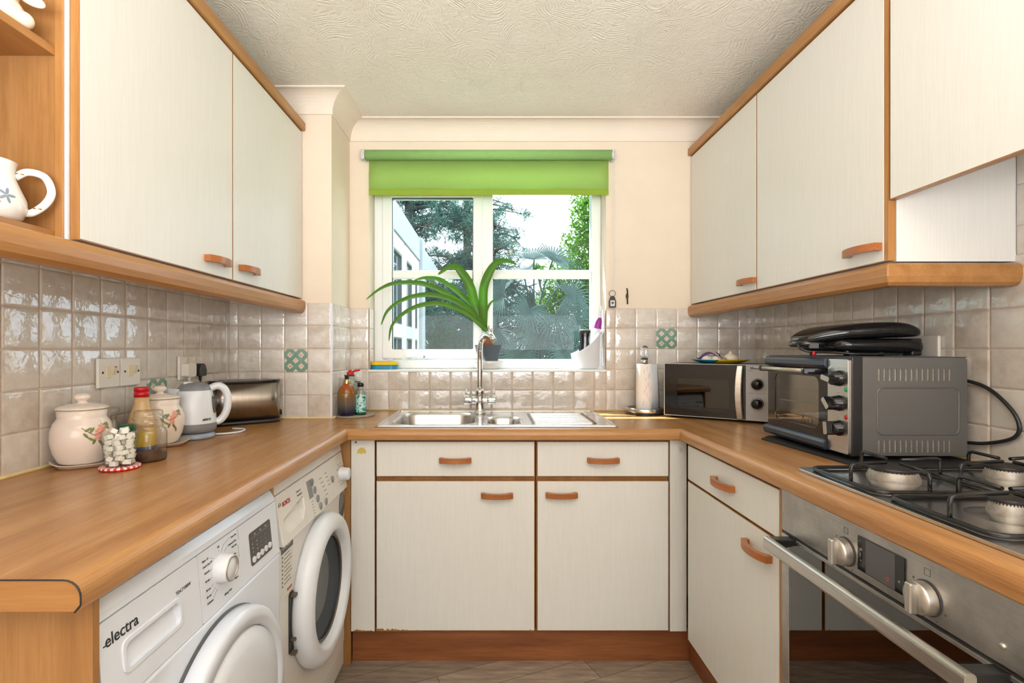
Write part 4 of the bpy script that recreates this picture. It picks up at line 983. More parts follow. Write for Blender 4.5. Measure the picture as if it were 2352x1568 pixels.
G().ell((.389, -.004, .187), (.005, .003, .006)).obj('indicator_light', 'led_green', cp); G().ell((.389, -.004, .114), (.005, .003, .006)).obj('indicator_light', 'led_red', cp)
dr = G().prism([(.002, .040), (.312, .040), (.312, .240), (.002, .240)], .0, .008, 'y', 0, holes=[rrect(.045, .270, .065, .215, .022, 6)]).obj('door', 'black_gloss', to, bevel=.001)
G().prism(rrect(.043, .272, .063, .217, .022, 6), .002, .004, 'y').obj('glass', 'toaster_oven_glass', dr)
G().box(.02, .295, .0285, .0295, .05, .23).obj('cavity', 'brushed_steel', dr)
G().box(.05, .265, .012, .026, .128, .131).obj('wire_rack', 'satin_nickel', dr)
text('SilverCrest', .011, 'black_print', dr, (.060, .0012, .083))
g = G(); g.tube([(.186, .0012, .072), (.206, .0012, .072), (.196, .0012, .094)], .0006, 5, closed=True); g.obj('warning_triangle', 'black_print', dr)
G().lathe([(.010, 0), (.011, 0), (.011, .0006), (.010, .0006)], 24, (.229, .0015, .083), 0, 'y').obj('warning_disc', 'black_print', dr)
for z0, z1, y0 in ((.012, .042, -.014), (.241, .270, -.010)):
    G().prism([(y0+.004, z0), (.008, z0), (.008, z1), (y0+.004, z1), (y0-.002, (z0*.3+z1*.7)), (y0-.002, (z0*.7+z1*.3))], .0, .313, 'x').obj('door_rail', 'blue_black_plastic', dr, bevel=.003, seg=3)
hd_ = G().cyl((-.006, -.040, .232), (.262, -.040, .232), .0062, n=16).obj('handle', 'satin_nickel', dr)
for x in (.262, .030): G().prism([(x-.0, -.047), (x+.014, -.047), (x+.030, .001), (x+.012, .001)], .222, .240, 'z').obj('handle_mount', 'black_gloss', hd_, bevel=.003)
for x, y in ((.06, .03), (.35, .03), (.06, .27), (.35, .27)): G().cyl((x, y, 0), (x, y, .016), .011, n=16).obj('foot', 'black_plastic', to)
G().box(.03, TW-.03, .05, TD_-.02, .0145, .0155).obj('base_sheet', 'brushed_steel', to)
mt = G().prism([(.896, 1.692), (.926, 1.292), (1.270, 1.292), (1.270, 1.740), (.95, 1.745)], ZT+.0003, ZT+.0045, 'z'); tag(mt.obj('heat_mat', 'black_mat_weave'), 'black woven heat mat lying under the countertop oven', 'mat')
# power cable looping beside the oven
g = G().tube(smooth_path([(1.235, 1.372, 1.118), (1.262, 1.36, 1.116), (1.272, 1.325, 1.106), (1.274, 1.287, 1.085), (1.274, 1.245, 1.045), (1.274, 1.231, 1.010), (1.274, 1.243, .985), (1.274, 1.278, .968), (1.272, 1.325, .955), (1.262, 1.36, .951), (1.235, 1.372, .950)], 6), .0046, 10)
tag(g.obj('power_cable', 'black_plastic'), 'thick black cable looping out beside the countertop oven against the tiles', 'cable')
def socket(name, x, y, z, rot, w, label, gangs=2, sw=True):
    s_ = thing(name, label, 'socket', (x, y, z), rot)
    G().prism([(-.009, .003), (-.009, .083), (0, .086), (0, 0)], .003, w-.003, 'x'); 
    G().box(0, w, -.010, -.0005, 0, .086).obj('plate', 'socket_white', s_, bevel=.003)
    return s_
s1 = socket('double_socket', XR-.006, 1.600, 1.152, R90, .146, 'white double socket on the right wall tiles behind the black grill')
s2 = socket('double_socket', XR-.006, 1.510, 1.092, R90, .135, 'white socket plate on the right wall tiles, edge showing past the countertop oven')

# --- contact grill on top
gr = thing('contact_grill', 'glossy black contact grill with folded handle, on top of the countertop oven', 'grill', (1.075, 1.545, 1.180), radians(4))
prof = [(-.165, .040), (-.150, .034), (-.10, .032), (.0, .030), (.12, .030), (.165, .030)]
g = G()
def slab_loft(g, secs, n=14, mi=0):
    """secs: (x, half_y, z0, z1) sections lofted along x with rounded outline"""
    V = []
    for x, hy, z0, z1 in secs:
        zc_, hz = (z0+z1)/2, (z1-z0)/2
        for j in range(n):
            a = 2*pi*j/n; c, s_ = cos(a), sin(a); e = .38
            V.append((x, hy*math.copysign(abs(c)**e, c), zc_+hz*math.copysign(abs(s_)**e, s_)))
    F = [(i*n+j, i*n+(j+1) % n, (i+1)*n+(j+1) % n, (i+1)*n+j) for i in range(len(secs)-1) for j in range(n)]
    F += [tuple(range(n)), tuple((len(secs)-1)*n+j for j in reversed(range(n)))]
    g.add(V, F, mi, True)
slab_loft(g, [(-.095, .080, .018, .046), (-.07, .102, .012, .050), (.04, .108, .008, .052), (.12, .106, .006, .052), (.150, .104, .004, .050), (.155, .102, .006, .048)])
g.obj('lower_body', 'black_gloss', gr, subsurf=1)
g = G(); slab_loft(g, [(-.165, .028, .034, .052), (-.135, .052, .038, .068), (-.09, .082, .044, .084), (-.03, .104, .048, .095), (.05, .108, .051, .100), (.115, .106, .052, .099), (.145, .102, .053, .082), (.150, .098, .056, .074)])
g.obj('lid', 'black_gloss', gr, subsurf=1)
g = G(); slab_loft(g, [(-.170, .026, .028, .040), (-.150, .040, .024, .050), (-.12, .045, .024, .046), (-.08, .05, .026, .044)]); g.obj('handle', 'black_gloss', gr, subsurf=1)
G().box(-.148, -.122, -.0465, -.040, .022, .036).obj('label_plate', 'grey_print', gr)
G().box(.118, .150, -.098, -.062, .001, .050).obj('hinge_block', 'black_plastic', gr, bevel=.004)
G().box(.118, .150, .062, .098, .001, .050).obj('hinge_block', 'black_plastic', gr, bevel=.004)
for x, y in ((-.055, -.07), (-.055, .07), (.04, -.08)): G().cyl((x, y, 0), (x, y, .022), .008, n=12).obj('foot', 'black_plastic', gr)
g = G().tube(smooth_path([(-.10, -.05, .012), (-.05, -.095, .006), (.03, -.10, .0055), (.09, -.085, .006), (.10, -.06, .007), (.03, -.055, .008), (-.08, -.06, .010), (-.15, -.05, .012), (-.172, -.035, .022), (-.165, -.02, .034)], 6), .0036, 8); g.obj('cord', 'black_plastic', gr)
G().cyl((-.142, -.052, 0), (-.142, -.052, .014), .0045, n=10).obj('plug_pin', 'red_plastic', gr)

# ================================================================== MICROWAVE
MA = math.atan2(-.556, .83)
mw = thing('microwave', 'silver and black microwave standing across the back right corner', 'microwave', (.7665, 2.256, .9), MA)
MWW, MD_, MH0, MH1 = .430, .262, .010, .236
G().box(.001, MWW-.001, .012, MD_, MH0, MH1).obj('body', 'dark_sheet_steel', mw, bevel=.004)
g = G(); frame(g, 0, MWW, MH0, MH1+.001, .003, -.004, .012); g.box(.3245, .3275, -.004, .012, MH0+.003, MH1-.002); fb = g.obj('front_bezel', 'label_grey', mw, bevel=.001)
dr = G().prism([(.003, MH0+.003), (.3245, MH0+.003), (.3245, MH1-.002), (.003, MH1-.002)], -.003, .010, 'y', 0, holes=[rrect(.055, .262, .052, .172, .004, 3)]).obj('door', 'black_gloss', mw)
G().prism(rrect(.053, .264, .050, .174, .004, 3), .0, .002, 'y').obj('glass', 'microwave_glass', dr); G().box(.053, .264, .0105, .0115, .050, .174).obj('door_mesh', 'grey_plastic', dr)
g = G(); n = 12; V = []
for i in range(n+1):
    t = i/n; z = MH0+.004+t*(MH1-MH0-.008); b_ = .010*(1-(2*t-1)**2); 
    V += [(.288-b_*.8+.004, -.0035, z), (.288-b_*.8+.006, -.016-b_, z), (.314-b_*.4, -.016-b_, z), (.319-b_*.4, -.0035, z)]
g.add(V, [(i*4+j, i*4+(j+1) % 4, (i+1)*4+(j+1) % 4, (i+1)*4+j) for i in range(n) for j in range(4)]+[(0, 1, 2, 3), tuple(n*4+j for j in (3, 2, 1, 0))], 0, False)
g.obj('handle', 'brushed_steel', dr, bevel=.002)
cp = G().box(.3275, MWW-.003, -.003, .010, MH0+.003, MH1-.002).obj('control_panel', 'label_grey', mw)
for z in (.158, .080):
    k = G().lathe([(.0235, .003), (.0235, .007), (.0205, .009), (.0195, .018), (0, .019)], 36, (.366, .0, z), 0, 'y').obj('knob', 'black_gloss', cp)
    G().lathe([(.0205, .0088), (.0225, .0095), (.0215, .013), (.0195, .0135)], 36, (.366, 0, z), 0, 'y').obj('knob_ring', 'chrome', k)
    g = G()
    for q in range(12): a = radians(200+18*q); g.box(.366+.030*cos(a)-.001, .366+.030*cos(a)+.001, -.0036, -.003, z+.030*sin(a)-.001, z+.030*sin(a)+.001)
    g.obj('dial_marks', 'grey_print', cp)
text('SilverCrest', .0105, 'black_print', cp, (.341, -.0034, .222), bold=.0004); text('POWER', .005, 'grey_print', cp, (.333, -.0034, .211)); text('TIMER (MIN.) / DEFROST WEIGHT', .0045, 'grey_print', cp, (.333, -.0034, .121))
for x, y in ((.03, .03), (.40, .03), (.03, .23), (.40, .23)): G().cyl((x, y, 0), (x, y, MH0+.001), .010, n=12).obj('foot', 'black_plastic', mw)
# plate and garlic on the microwave
ux, uy = cos(MA), sin(MA)
plc = Vector((1.008, 2.246, 1.1375))
g = G().lathe([(0, .002), (.070, .0), (.082, .0015), (.118, .014), (.120, .0165), (.116, .016), (.082, .006), (0, .005)], 64)
pl_ = g.obj('plate', 'yellow_and_blue_glaze', loc=plc, rot=0); tag(pl_, 'shallow yellow plate with a blue section at its left, on top of the microwave', 'plate')
def garlic(name, c, r, label, cat='garlic'):
    g = G().lathe([(0, 0), (.35, 0), (.75, .12), (1.0, .5), (.92, .95), (.55, 1.35), (.22, 1.6), (.13, 1.9), (.0, 2.0)], 40, mod=lambda a, h: 1+.055*abs(cos(a*4))*(h < 1.4))
    g.v = [(x*r, y*r, z*r*.78) for x, y, z in g.v]
    return tag(g.obj(name, 'garlic_skin', loc=c), label, cat)
garlic('garlic_bulb', plc+Vector((.043, -.006, .0065)), .030, 'loose garlic bulb at the right side of the yellow plate')
nb = thing('garlic_net', 'net of garlic bulbs with a purple label band, left on the yellow plate', 'garlic', plc+Vector((-.030, -.012, .007)), radians(-8))
for x, r in ((-.034, .023), (.005, .022)):
    g = G().lathe([(0, 0), (.4, 0), (.8, .12), (1.0, .5), (.92, .95), (.55, 1.3), (.2, 1.5), (0, 1.55)], 32, mod=lambda a, h: 1+.05*abs(cos(a*4))); g.v = [(x+a*r, b*r, c*r*.95) for a, b, c in g.v]; g.obj('garlic_bulb', 'garlic_skin', nb)
g = G(); 
V = []
for i in range(13):
    t = i/12; x = -.062+.092*t; z = .012+.026*sin(pi*min(1, t*1.15))**.8 if t < .87 else .030-.0*(t); w = .008+.006*sin(pi*t)
    V += [(x, -w-.016*sin(pi*t), z-.003), (x, w-.004, z+.004)]
g.add(V, [(2*i, 2*i+1, 2*i+3, 2*i+2) for i in range(12)], 0, True); g.obj('net_band', 'purple_net', nb, solid=.0012)
g = G(); g.add([(.004, -.026, .036), (.004, -.004, .044), (.056, -.004, .004), (.056, -.030, .001)], [(0, 1, 2, 3)]); lb = g.obj('net_label', 'purple_net', nb, solid=.0012)
g = G(); g.add([(.020, -.0255, .0275), (.020, -.010, .0335), (.044, -.010, .0165), (.044, -.0275, .0095)], [(0, 1, 2, 3)]); g.obj('barcode_label', 'label_paper', lb, solid=.003)
G().tube([(-.062, -.002, .013), (-.075, -.002, .016)], .002, 6).obj('net_clip', 'black_plastic', nb); G().tube(smooth_path([(.075, 0, .012), (.088, .002, .010), (.097, .0, .013)]), .004, 7).obj('net_tail', 'garlic_skin', nb)

# paper towel
pt = thing('paper_towel_holder', 'steel paper towel stand with a loop finial, beside the microwave', 'holder', (.713, 2.372, .9))
G().lathe([(0, .004), (.078, .004), (.083, .006), (.086, .012), (.086, .026), (.083, .030), (.078, .029), (.074, .022), (0, .021)], 56).obj('base', 'brushed_steel', pt)
G().lathe([(0, 0), (.087, 0), (.088, .004), (0, .005)], 56).obj('rubber_foot', 'black_plastic', pt)
G().cyl((0, 0, .02), (0, 0, .262), .009, n=20).obj('pole', 'brushed_steel_z', pt)
G().cyl((0, 0, .252), (0, 0, .257), .0165, n=24).obj('ring', 'black_plastic', pt); G().cyl((0, 0, .228), (0, 0, .252), .016, n=24).obj('collar', 'chrome', pt)
g = G().prism(rrect(-.0155, .0155, .257, .315, .014, 8), -.008, .008, 'y', 0, holes=[rrect(-.0065, .0065, .268, .307, .0062, 6)]); g.obj('finial', 'chrome', pt, bevel=.003, angle=60)
G().tube(smooth_path([(.060, .03, .02), (.050, .02, .12), (.042, .008, .17), (.043, -.002, .16), (.055, .005, .08), (.066, .015, .02)]), .0024, 8).obj('tension_arm', 'black_plastic', pt)
rl = thing('paper_towel_roll', 'white paper towel roll printed with small pink marks, on the steel stand', 'paper towel', (.713, 2.372, .921))
G().lathe([(.0175, 0), (.037, 0), (.0375, .003), (.0375, .207), (.037, .21), (.0175, .21), (.0175, 0)], 56).obj('roll', 'paper_white', rl)
g = G(); P = []
for i in range(9):
    t = i/8; a = radians(-60+55*t); P.append((.038*cos(a)+.022*t*t, .038*sin(a)-.002))
V = [(x+(.010*(1-k)*(i/8)), y, z) for k, z in ((0, .001), (1, .208)) for i, (x, y) in enumerate(P)]
g.add(V, [(i, i+1, 10+i, 9+i) for i in range(8)], 0, True); g.obj('loose_sheet', 'towel_flap', rl, solid=.0008)
g = G(); random.seed(5)
for a, z in ((-115, .18), (-95, .19), (-75, .165), (-105, .14), (-88, .12), (-70, .10), (-112, .085), (-96, .07), (-78, .05), (-118, .035), (-100, .105), (-84, .155)):
    a = radians(a+8); R_ = .0379; pts = []
    for q in range(6): t = q/5*3.6; pts.append((a+(.055*cos(t)), z+.0055*sin(t)+.002*(q < 1)))
    pts.append((a+.01, z-.013)); g.tube([(R_*cos(u), R_*sin(u), w) for u, w in pts], .00055, 4)
g.obj('printed_marks', 'paper_print', rl)

# ================================================================== LEFT WORKTOP OBJECTS
def canister(loc, label):
    t = thing('lidded_canister', label, 'canister', loc)
    pr = [(.0, .001), (.044, .001), (.050, .006), (.061, .03), (.0665, .058), (.0655, .085), (.060, .103), (.0525, .114), (.0515, .119), (.0535, .136), (.050, .138), (.048, .118), (0, .1)]
    body = G().lathe(pr, 56).obj('body', 'ceramic_cream', t)
    lid = G().lathe([(.046, .134), (.0555, .1375), (.057, .1395), (.0555, .1425), (.045, .147), (.025, .1515), (.012, .153), (.0095, .156), (.010, .1585), (.0165, .163), (.0185, .168), (.0165, .174), (.009, .1775), (0, .178)], 48).obj('lid', 'ceramic_cream', t)
    G().lathe([(.0562, .1375), (.0572, .1388), (.0565, .1399)], 48).obj('green_rim', 'leaf_print', lid)
    rf = rfun(pr[1:9]); ac = atan2(-loc[1], -loc[0])+radians(30); zc_ = .082
    random.seed(11); gp, gl, gs = G(), G(), G()
    for (da, dz, r_) in ((0, 0, .0075), (.14, .012, .0065), (-.05, -.012, .006), (.20, .006, .005), (.08, .005, .006)):
        for k in range(5):
            q = k*1.2566+da; surf_leaf(gp, rf, ac+da+r_*.8/.066*cos(q), zc_+dz+r_*.8*sin(q), r_*.75, r_*.5, q)
    for (da, dz, rt) in ((-.34, .008, .5), (-.42, -.006, 2.2), (-.26, -.016, -.6), (-.16, -.022, 1.2), (.30, .018, .4), (.36, .008, -.3), (.10, -.030, -1.0), (.16, -.036, -1.3), (-.22, .006, .9), (.42, .014, 1.4), (.05, -.026, 2.3)):
        surf_leaf(gl, rf, ac+da, zc_+dz, .0085, .0032, rt, .0005)
    st = [(-.55, .014), (-.45, .008), (-.3, .0), (-.15, -.006), (0, -.004), (.15, .002), (.3, .012), (.42, .018)]
    gs.tube(smooth_path([((rf(zc_+b)+.0003)*cos(ac+a), (rf(zc_+b)+.0003)*sin(ac+a), zc_+b) for a, b in st], 4), .0008, 5)
    st = [(.02, -.012), (.06, -.024), (.13, -.036)]; gs.tube(smooth_path([((rf(zc_+b)+.0003)*cos(ac+a), (rf(zc_+b)+.0003)*sin(ac+a), zc_+b) for a, b in st], 4), .0007, 5)
    gp.obj('flower_print', 'petal_pink', body); gl.obj('leaf_print', 'leaf_print', body); gs.obj('stem_print', 'stem_print', body)
    return t
CA, CB = (-1.053, 1.318, .908), (-1.030, 1.592, .908)
canister(CA, 'cream ceramic canister with pink flower spray, the nearer one on the left worktop')
canister(CB, 'cream ceramic canister with pink flower spray, between the sauce bottle and the kettle')
def tray(c, rot, label):
    g = G(); n = 40
    def loop(a, b, z, wav): 
        L = []
        for i in range(n):
            t = 2*pi*i/n; e = .6; x = a*math.copysign(abs(cos(t))**e, cos(t)); y = b*math.copysign(abs(sin(t))**e, sin(t)); L.append((x, y, z+wav*cos(2*t)))
        return L
    rings = [loop(.052, .044, 0, 0), loop(.058, .050, .001, 0), loop(.072, .060, .013, .0035), (loop(.074, .062, .0145, .0035)), loop(.071, .059, .0145, .0035), loop(.056, .048, .0045, 0), loop(.03, .03, .004, 0)]
    V = [v for r in rings for v in r]
    F = [(i*n+j, i*n+(j+1) % n, (i+1)*n+(j+1) % n, (i+1)*n+j) for i in range(len(rings)-1) for j in range(n)]
    F += [tuple(range(n)), tuple((len(rings)-1)*n+j for j in reversed(range(n)))]
    g.add(V, F, 0, True); tag(g.obj('coaster_tray', 'ceramic_cream', loc=(c[0], c[1], .9003), rot=rot), label, 'tray')
tray((-1.046, 1.322), radians(40), 'cream wavy edged tray under the nearer floral canister'); tray((-1.022, 1.592), radians(35), 'cream wavy edged tray under the floral canister beside the kettle')
# sugar jar
sj = thing('sugar_jar', 'faceted glass jar full of white sugar cubes, standing on a red gingham lid', 'jar', (-.928, 1.280, .9085))
md8 = lambda a, h: 1+(.022*cos(a*10) if .012 < h < .062 else 0)
G().lathe([(.0, .001), (.030, .001), (.0325, .006), (.0335, .012), (.037, .062), (.0375, .068), (.0385, .074), (.0375, .080), (.0385, .083), (.037, .0845)], 60, mod=md8).obj('glass', 'jar_glass', sj)
random.seed(21); 
for i in range(62):
    lay = i//10; a = i*2.4+random.uniform(-.3, .3); r_ = .0245 if i % 10 < 7 else .009; z = .008+.0125*lay+random.uniform(0, .004)
    if i > 57: z = .084+random.uniform(0, .005); r_ = .013
    q = (Matrix.Rotation(random.uniform(0, 3), 3, 'Z') @ Matrix.Rotation(random.uniform(-.6, .6), 3, 'X')); s_ = .0074
    g = G().box(-s_, s_, -s_*.9, s_*.9, -s_*.8, s_*.8); g.v = [tuple(q @ Vector(v)) for v in g.v]
    tag(g.obj('sugar_cube', 'sugar', loc=(-.928+r_*cos(a), 1.280+r_*sin(a), .9085+z), bevel=.0015), 'white sugar cube in the glass jar on the gingham lid', 'sugar cube', 'sugar cubes in the jar')
g = G().lathe([(0, .0), (.041, .0), (.0435, .002), (.0440, .0075), (.0425, .0085), (0, .008)], 64); tag(g.obj('jar_lid', 'red_gingham', loc=(-.928, 1.280, .9002)), 'red and white gingham jar lid lying under the sugar jar', 'lid')
# coffee jar
cj = thing('coffee_jar', 'round glass jar with glass lid and a little instant coffee in the bottom', 'jar', (-.922, 1.378, .9003))
G().lathe([(0, .001), (.040, .001), (.0425, .006), (.0428, .075), (.0395, .084), (.0335, .089), (.0345, .093), (.0345, .108), (.034, .112)], 48).obj('glass', 'jar_glass', cj)
G().lathe([(.0345, .110), (.0375, .112), (.0375, .116), (.034, .118), (.033, .126), (.0335, .131), (.031, .134), (0, .134)], 48).obj('glass_lid', 'jar_glass', cj)
G().lathe([(.0, .003), (.0408, .003), (.0412, .010), (.0412, .020), (.030, .023), (.01, .020), (0, .020)], 40).obj('coffee', 'coffee_granules', cj)
# sauce bottle
sb = thing('sauce_bottle', 'squeezy sauce bottle with red cap and yellow label, behind the glass jars', 'bottle', (-1.006, 1.474, .9003))
G().lathe([(0, 0), (.032, 0), (.035, .005), (.0355, .08), (.033, .10), (.026, .122), (.0195, .142), (.0175, .162), (0, .162)], 40).obj('bottle', 'sauce_tan', sb)
c_ = G().lathe([(0, .162), (.0195, .162), (.0195, .176), (.018, .1765), (.018, .1775), (.0195, .178), (.0195, .187), (.018, .190), (0, .190)], 40).obj('cap', 'red_plastic', sb)
l_ = G().lathe([(.0359, .020), (.0361, .021), (.0361, .066), (.0359, .067)], 40).obj('label', 'yellow_label', sb); G().lathe([(.0359, .010), (.0362, .0105), (.0362, .022), (.0359, .0225)], 40).obj('label_band', 'blue_label', l_)
g = thing('spice_jar', 'small glass jar with dark green lid, tucked behind the sugar jar', 'jar', (-.990, 1.392, .9003))
G().lathe([(0, .001), (.020, .001), (.021, .004), (.021, .07), (.018, .078)], 28).obj('glass', 'jar_glass', g); G().lathe([(.0195, .076), (.0205, .077), (.0205, .092), (.019, .094), (0, .094)], 28).obj('lid', 'green_plastic', g)
g = thing('glass_cruet', 'small clear glass cruet with ball stopper, behind the nearer floral canister', 'cruet', (-1.064, 1.442, .9003))
G().lathe([(0, .001), (.018, .001), (.020, .008), (.019, .06), (.014, .085), (.008, .098), (.007, .108), (.010, .112)], 28).obj('bottle', 'jar_glass', g); G().lathe([(.006, .10), (.007, .113), (.012, .118), (.0145, .126), (.012, .134), (0, .137)], 28).obj('stopper', 'jar_glass', g)
# kettle
kt = thing('kettle', 'small white and grey electric kettle with smoked water gauge, beside the toaster', 'kettle', (-1.000, 1.725, .9003), radians(30))
G().lathe([(0, .0), (.060, .0), (.064, .004), (.064, .010), (.058, .018), (.050, .020), (0, .020)], 44).obj('power_base', 'kettle_base_grey', kt)
kp = [(0, .022), (.060, .022), (.0665, .030), (.0675, .040), (.0672, .052)]
G().lathe(kp, 48).obj('grey_band', 'grey_plastic', kt)
kb = [(.0672, .052), (.0655, .075), (.062, .11), (.058, .14), (.054, .158), (.048, .165)]
kbo = G().lathe(kb, 48).obj('body', 'white_plastic', kt)
G().lathe([(.052, .161), (.050, .168), (.040, .180), (.022, .187), (0, .188)], 44).obj('lid', 'grey_plastic', kt)
G().prism(rrect(-.032, -.004, -.016, .016, .006, 5), .180, .1885, 'z').obj('lid_button', 'white_plastic', kt, bevel=.002)
g = G(); V = []
for k, (x, hw, z0, z1) in enumerate(((-.040, .030, .112, .166), (-.058, .021, .124, .168), (-.074, .011, .140, .170), (-.082, .005, .152, .170))):
    V += [(x, -hw, z1), (x, hw, z1), (x, hw*.5, z0), (x, -hw*.5, z0)]
g.add(V, [(i*4+j, i*4+(j+1) % 4, (i+1)*4+(j+1) % 4, (i+1)*4+j) for i in range(3) for j in range(4)]+[(12, 13, 14, 15)], 0, True); g.obj('spout', 'white_plastic', kt)
G().tube(smooth_path([(.046, 0, .164), (.066, 0, .173), (.086, 0, .166), (.099, 0, .140), (.100, 0, .105), (.092, 0, .075), (.078, 0, .056), (.064, 0, .050)]), [.011]*1+[.0125]*41+[.010], 14, flat=1.25).obj('handle', 'white_plastic', kt)
kr = rfun(kb)
def on_kettle(a, z, off): r = kr(z)+off; return (r*cos(a), r*sin(a), z)
ga = radians(-23); g = G(); V = []; n = 24
for k, (sc_, off) in enumerate(((1, .0002), (.9, .0022), (.5, .0030), (0.01, .0032))):
    for i in range(n):
        t = 2*pi*i/n; px = .0105*sc_*math.copysign(abs(cos(t))**.8, cos(t)); pz = .030*sc_*math.copysign(abs(sin(t))**.7, sin(t)); V.append(on_kettle(ga+px/.062, .112+pz, off))
g.add(V, [(k*n+i, k*n+(i+1) % n, (k+1)*n+(i+1) % n, (k+1)*n+i) for k in range(3) for i in range(n)], 0, True); gg = g.obj('water_gauge', 'gauge_smoke', kbo)
g = G()
for i in range(n):
    pass
V = [on_kettle(ga+.0105*cos(2*pi*i/n)/.062, .112+.030*math.copysign(abs(sin(2*pi*i/n))**.7, sin(2*pi*i/n)), .0001) for i in range(n)]
g.add(V, [tuple(range(n))], 0); g.obj('gauge_back', 'dark_grey_plastic', gg)
g = G()
for i in range(5): a, b = on_kettle(ga-.05, .095+.008*i, .0036), on_kettle(ga+.05, .095+.008*i, .0036); g.tube([a, b], .0004, 4)
g.obj('scale_marks', 'label_grey', gg)
ta = radians(-60); p_ = on_kettle(ta+.02, .066, .0018); text('ARGOS', .0095, 'black_print', kbo, p_, rot=(pi/2-.05, 0, ta+.16+pi/2), align='CENTER', bold=.0003, shear=.2)
p_ = on_kettle(ta+.14, .038, .0034); text('-', .02, 'black_print', kt, p_, rot=(pi/2, 0, ta+.14+pi/2), align='CENTER', name='base_mark')
g = G().tube(smooth_path([(-.955, 1.772, .905), (-.925, 1.79, .904), (-.895, 1.83, .904), (-.91, 1.89, .904), (-.96, 1.90, .904)]), .0032, 8); co_ = g.obj('power_cord', 'white_plastic', kt); co_.matrix_parent_inverse = (Matrix.Translation((-1.000, 1.725, .9003)) @ Matrix.Rotation(radians(30), 4, 'Z')).inverted()
# toaster
ts = thing('toaster', 'brushed steel long slot toaster with black top and base, in the left corner', 'toaster', (-.996, 2.072, .9003), radians(36))
oo = rrect(-.132, .132, -.056, .056, .050, 10)
G().prism(oo, .014, .166, 'z', sm=True).obj('steel_body', 'brushed_steel_z', ts)
G().prism(rrect(-.134, .134, -.058, .058, .052, 10), .0, .015, 'z', sm=True).obj('base', 'black_plastic', ts)
G().prism(rrect(-.133, .133, -.057, .057, .051, 10), .165, .175, 'z', sm=True, holes=[rrect(-.095, .095, -.030, -.010, .004, 3), rrect(-.095, .095, .010, .030, .004, 3)]).obj('top', 'black_gloss', ts, bevel=.003, angle=60)
G().box(-.135, -.131, -.012, .012, .05, .12).box(-.158, -.134, -.010, .010, .085, .095).obj('lever', 'black_plastic', ts, bevel=.002)
G().lathe([(.012, .131), (.012, .140), (0, .141)], 20, (0, 0, .035), 0, 'x').obj('dial', 'black_plastic', ts)
# sockets on the left wall   (local x = world Y)
def fcu(y, label):
    s_ = thing('fused_switch', label, 'switch', (XL+.0065, y, 1.087), L90)
    pl = G().box(0, .0855, -.010, -.0005, 0, .086).obj('plate', 'socket_white', s_, bevel=.003)
    G().box(.028, .045, -.0125, -.009, .029, .063).obj('fuse_cover', 'cream_plastic', s_, bevel=.001)
    G().prism([(-.0095, .034), (-.0155, .060), (-.009, .062), (-.009, .033)], .054, .067, 'x').obj('rocker', 'cream_plastic', s_, bevel=.001)
    for x in (.0165, .0755): G().lathe([(.0035, 0), (.0035, .0006), (0, .0006)], 14, (x, -.010, .0445), 0, 'y').obj('screw', 'bronze', s_)
    return s_
s_ = fcu(1.4485, 'cream fused switch plate on the left wall tiles, nearer of the joined pair'); G().box(.0555, .0655, -.0155, -.0135, .0585, .0615).obj('red_flash', 'red_plastic', s_)
fcu(1.5375, 'cream fused switch plate on the left wall tiles, farther of the joined pair')
s_ = thing('double_socket', 'double wall socket behind the kettle holding one white and one black plug', 'socket', (XL+.0065, 1.826, 1.087), L90)
G().box(0, .146, -.010, -.0005, 0, .086).obj('plate', 'socket_white', s_, bevel=.003)
for x in (.045, .095): G().prism([(-.0095, .062), (-.015, .080), (-.009, .080)], x-.006, x+.006, 'x').obj('rocker', 'cream_plastic', s_, bevel=.001)
def plug(y, z, mat, label, sc=1.0):
    p = thing('plug', label, 'plug', (XL+.0065, y, z), L90)
    g = G().prism([(-.024, -.020), (.024, -.020), (.026, .0), (.017, .022), (.008, .027), (-.008, .027), (-.017, .022), (-.026, .0)] if mat == 'black_plastic' else rrect(-.025, .025, -.024, .026, .010, 5), -.036, -.010, 'y'); g.obj('plug_body', mat, p, bevel=.005, seg=3)
    G().cyl((0, -.024, -.020), (0, -.024, -.036), .0065, .005, 12).obj('cable_grip', mat, p)
    G().tube(smooth_path([(0, -.024, -.034), (.003, -.026, -.07), (.0, -.03, -.12), (.012, -.035, z*-1+.906)]), .0032, 8).obj('cable', mat, p)
plug(1.862, 1.122, 'socket_white', 'rounded white plug in the left half of the double socket'); plug(1.932, 1.118, 'black_plastic', 'pointed black plug in the right half of the double socket')

# ================================================================== BESIDE THE SINK AND ON THE SILL
cst = (-.610, 2.290); g = G().lathe([(0, 0), (.086, 0), (.088, .002), (.088, .005), (.086, .007), (0, .007)], 56); tag(g.obj('round_mat', 'cork_grey', loc=(cst[0], cst[1], .9003)), 'round grey board under the soap bottles, left of the sink', 'mat')
ZB = .9075
sp = thing('soap_dispenser', 'amber to navy ribbed pump bottle with red nozzle cap, left of the sink', 'bottle', (-.635, 2.255, ZB))
sp_o = G().lathe([(0, .0), (.036, .0), (.039, .004), (.0395, .090), (.037, .108), (.030, .124), (.020, .134), (.015, .138), (.015, .140), (0, .140)], 60, mod=lambda a, h: 1+(.012*abs(cos(a*15)) if .006 < h < .1 else 0)).obj('bottle', 'amber_to_navy_bottle', sp)
G().lathe([(.0145, .138), (.0145, .157), (.013, .159), (0, .159)], 32).obj('collar', 'gold_metal', sp)
G().lathe([(.0085, .158), (.0085, .172), (.012, .174), (.012, .177), (0, .177)], 24).tube([(0, 0, .1755), (.036, .002, .174)], [.0035, .002], 8).obj('pump', 'black_plastic', sp)
c2 = thing('washing_up_bottle', 'clear washing up bottle with red flip cap, behind the amber soap bottle', 'bottle', (-.642, 2.340, ZB))
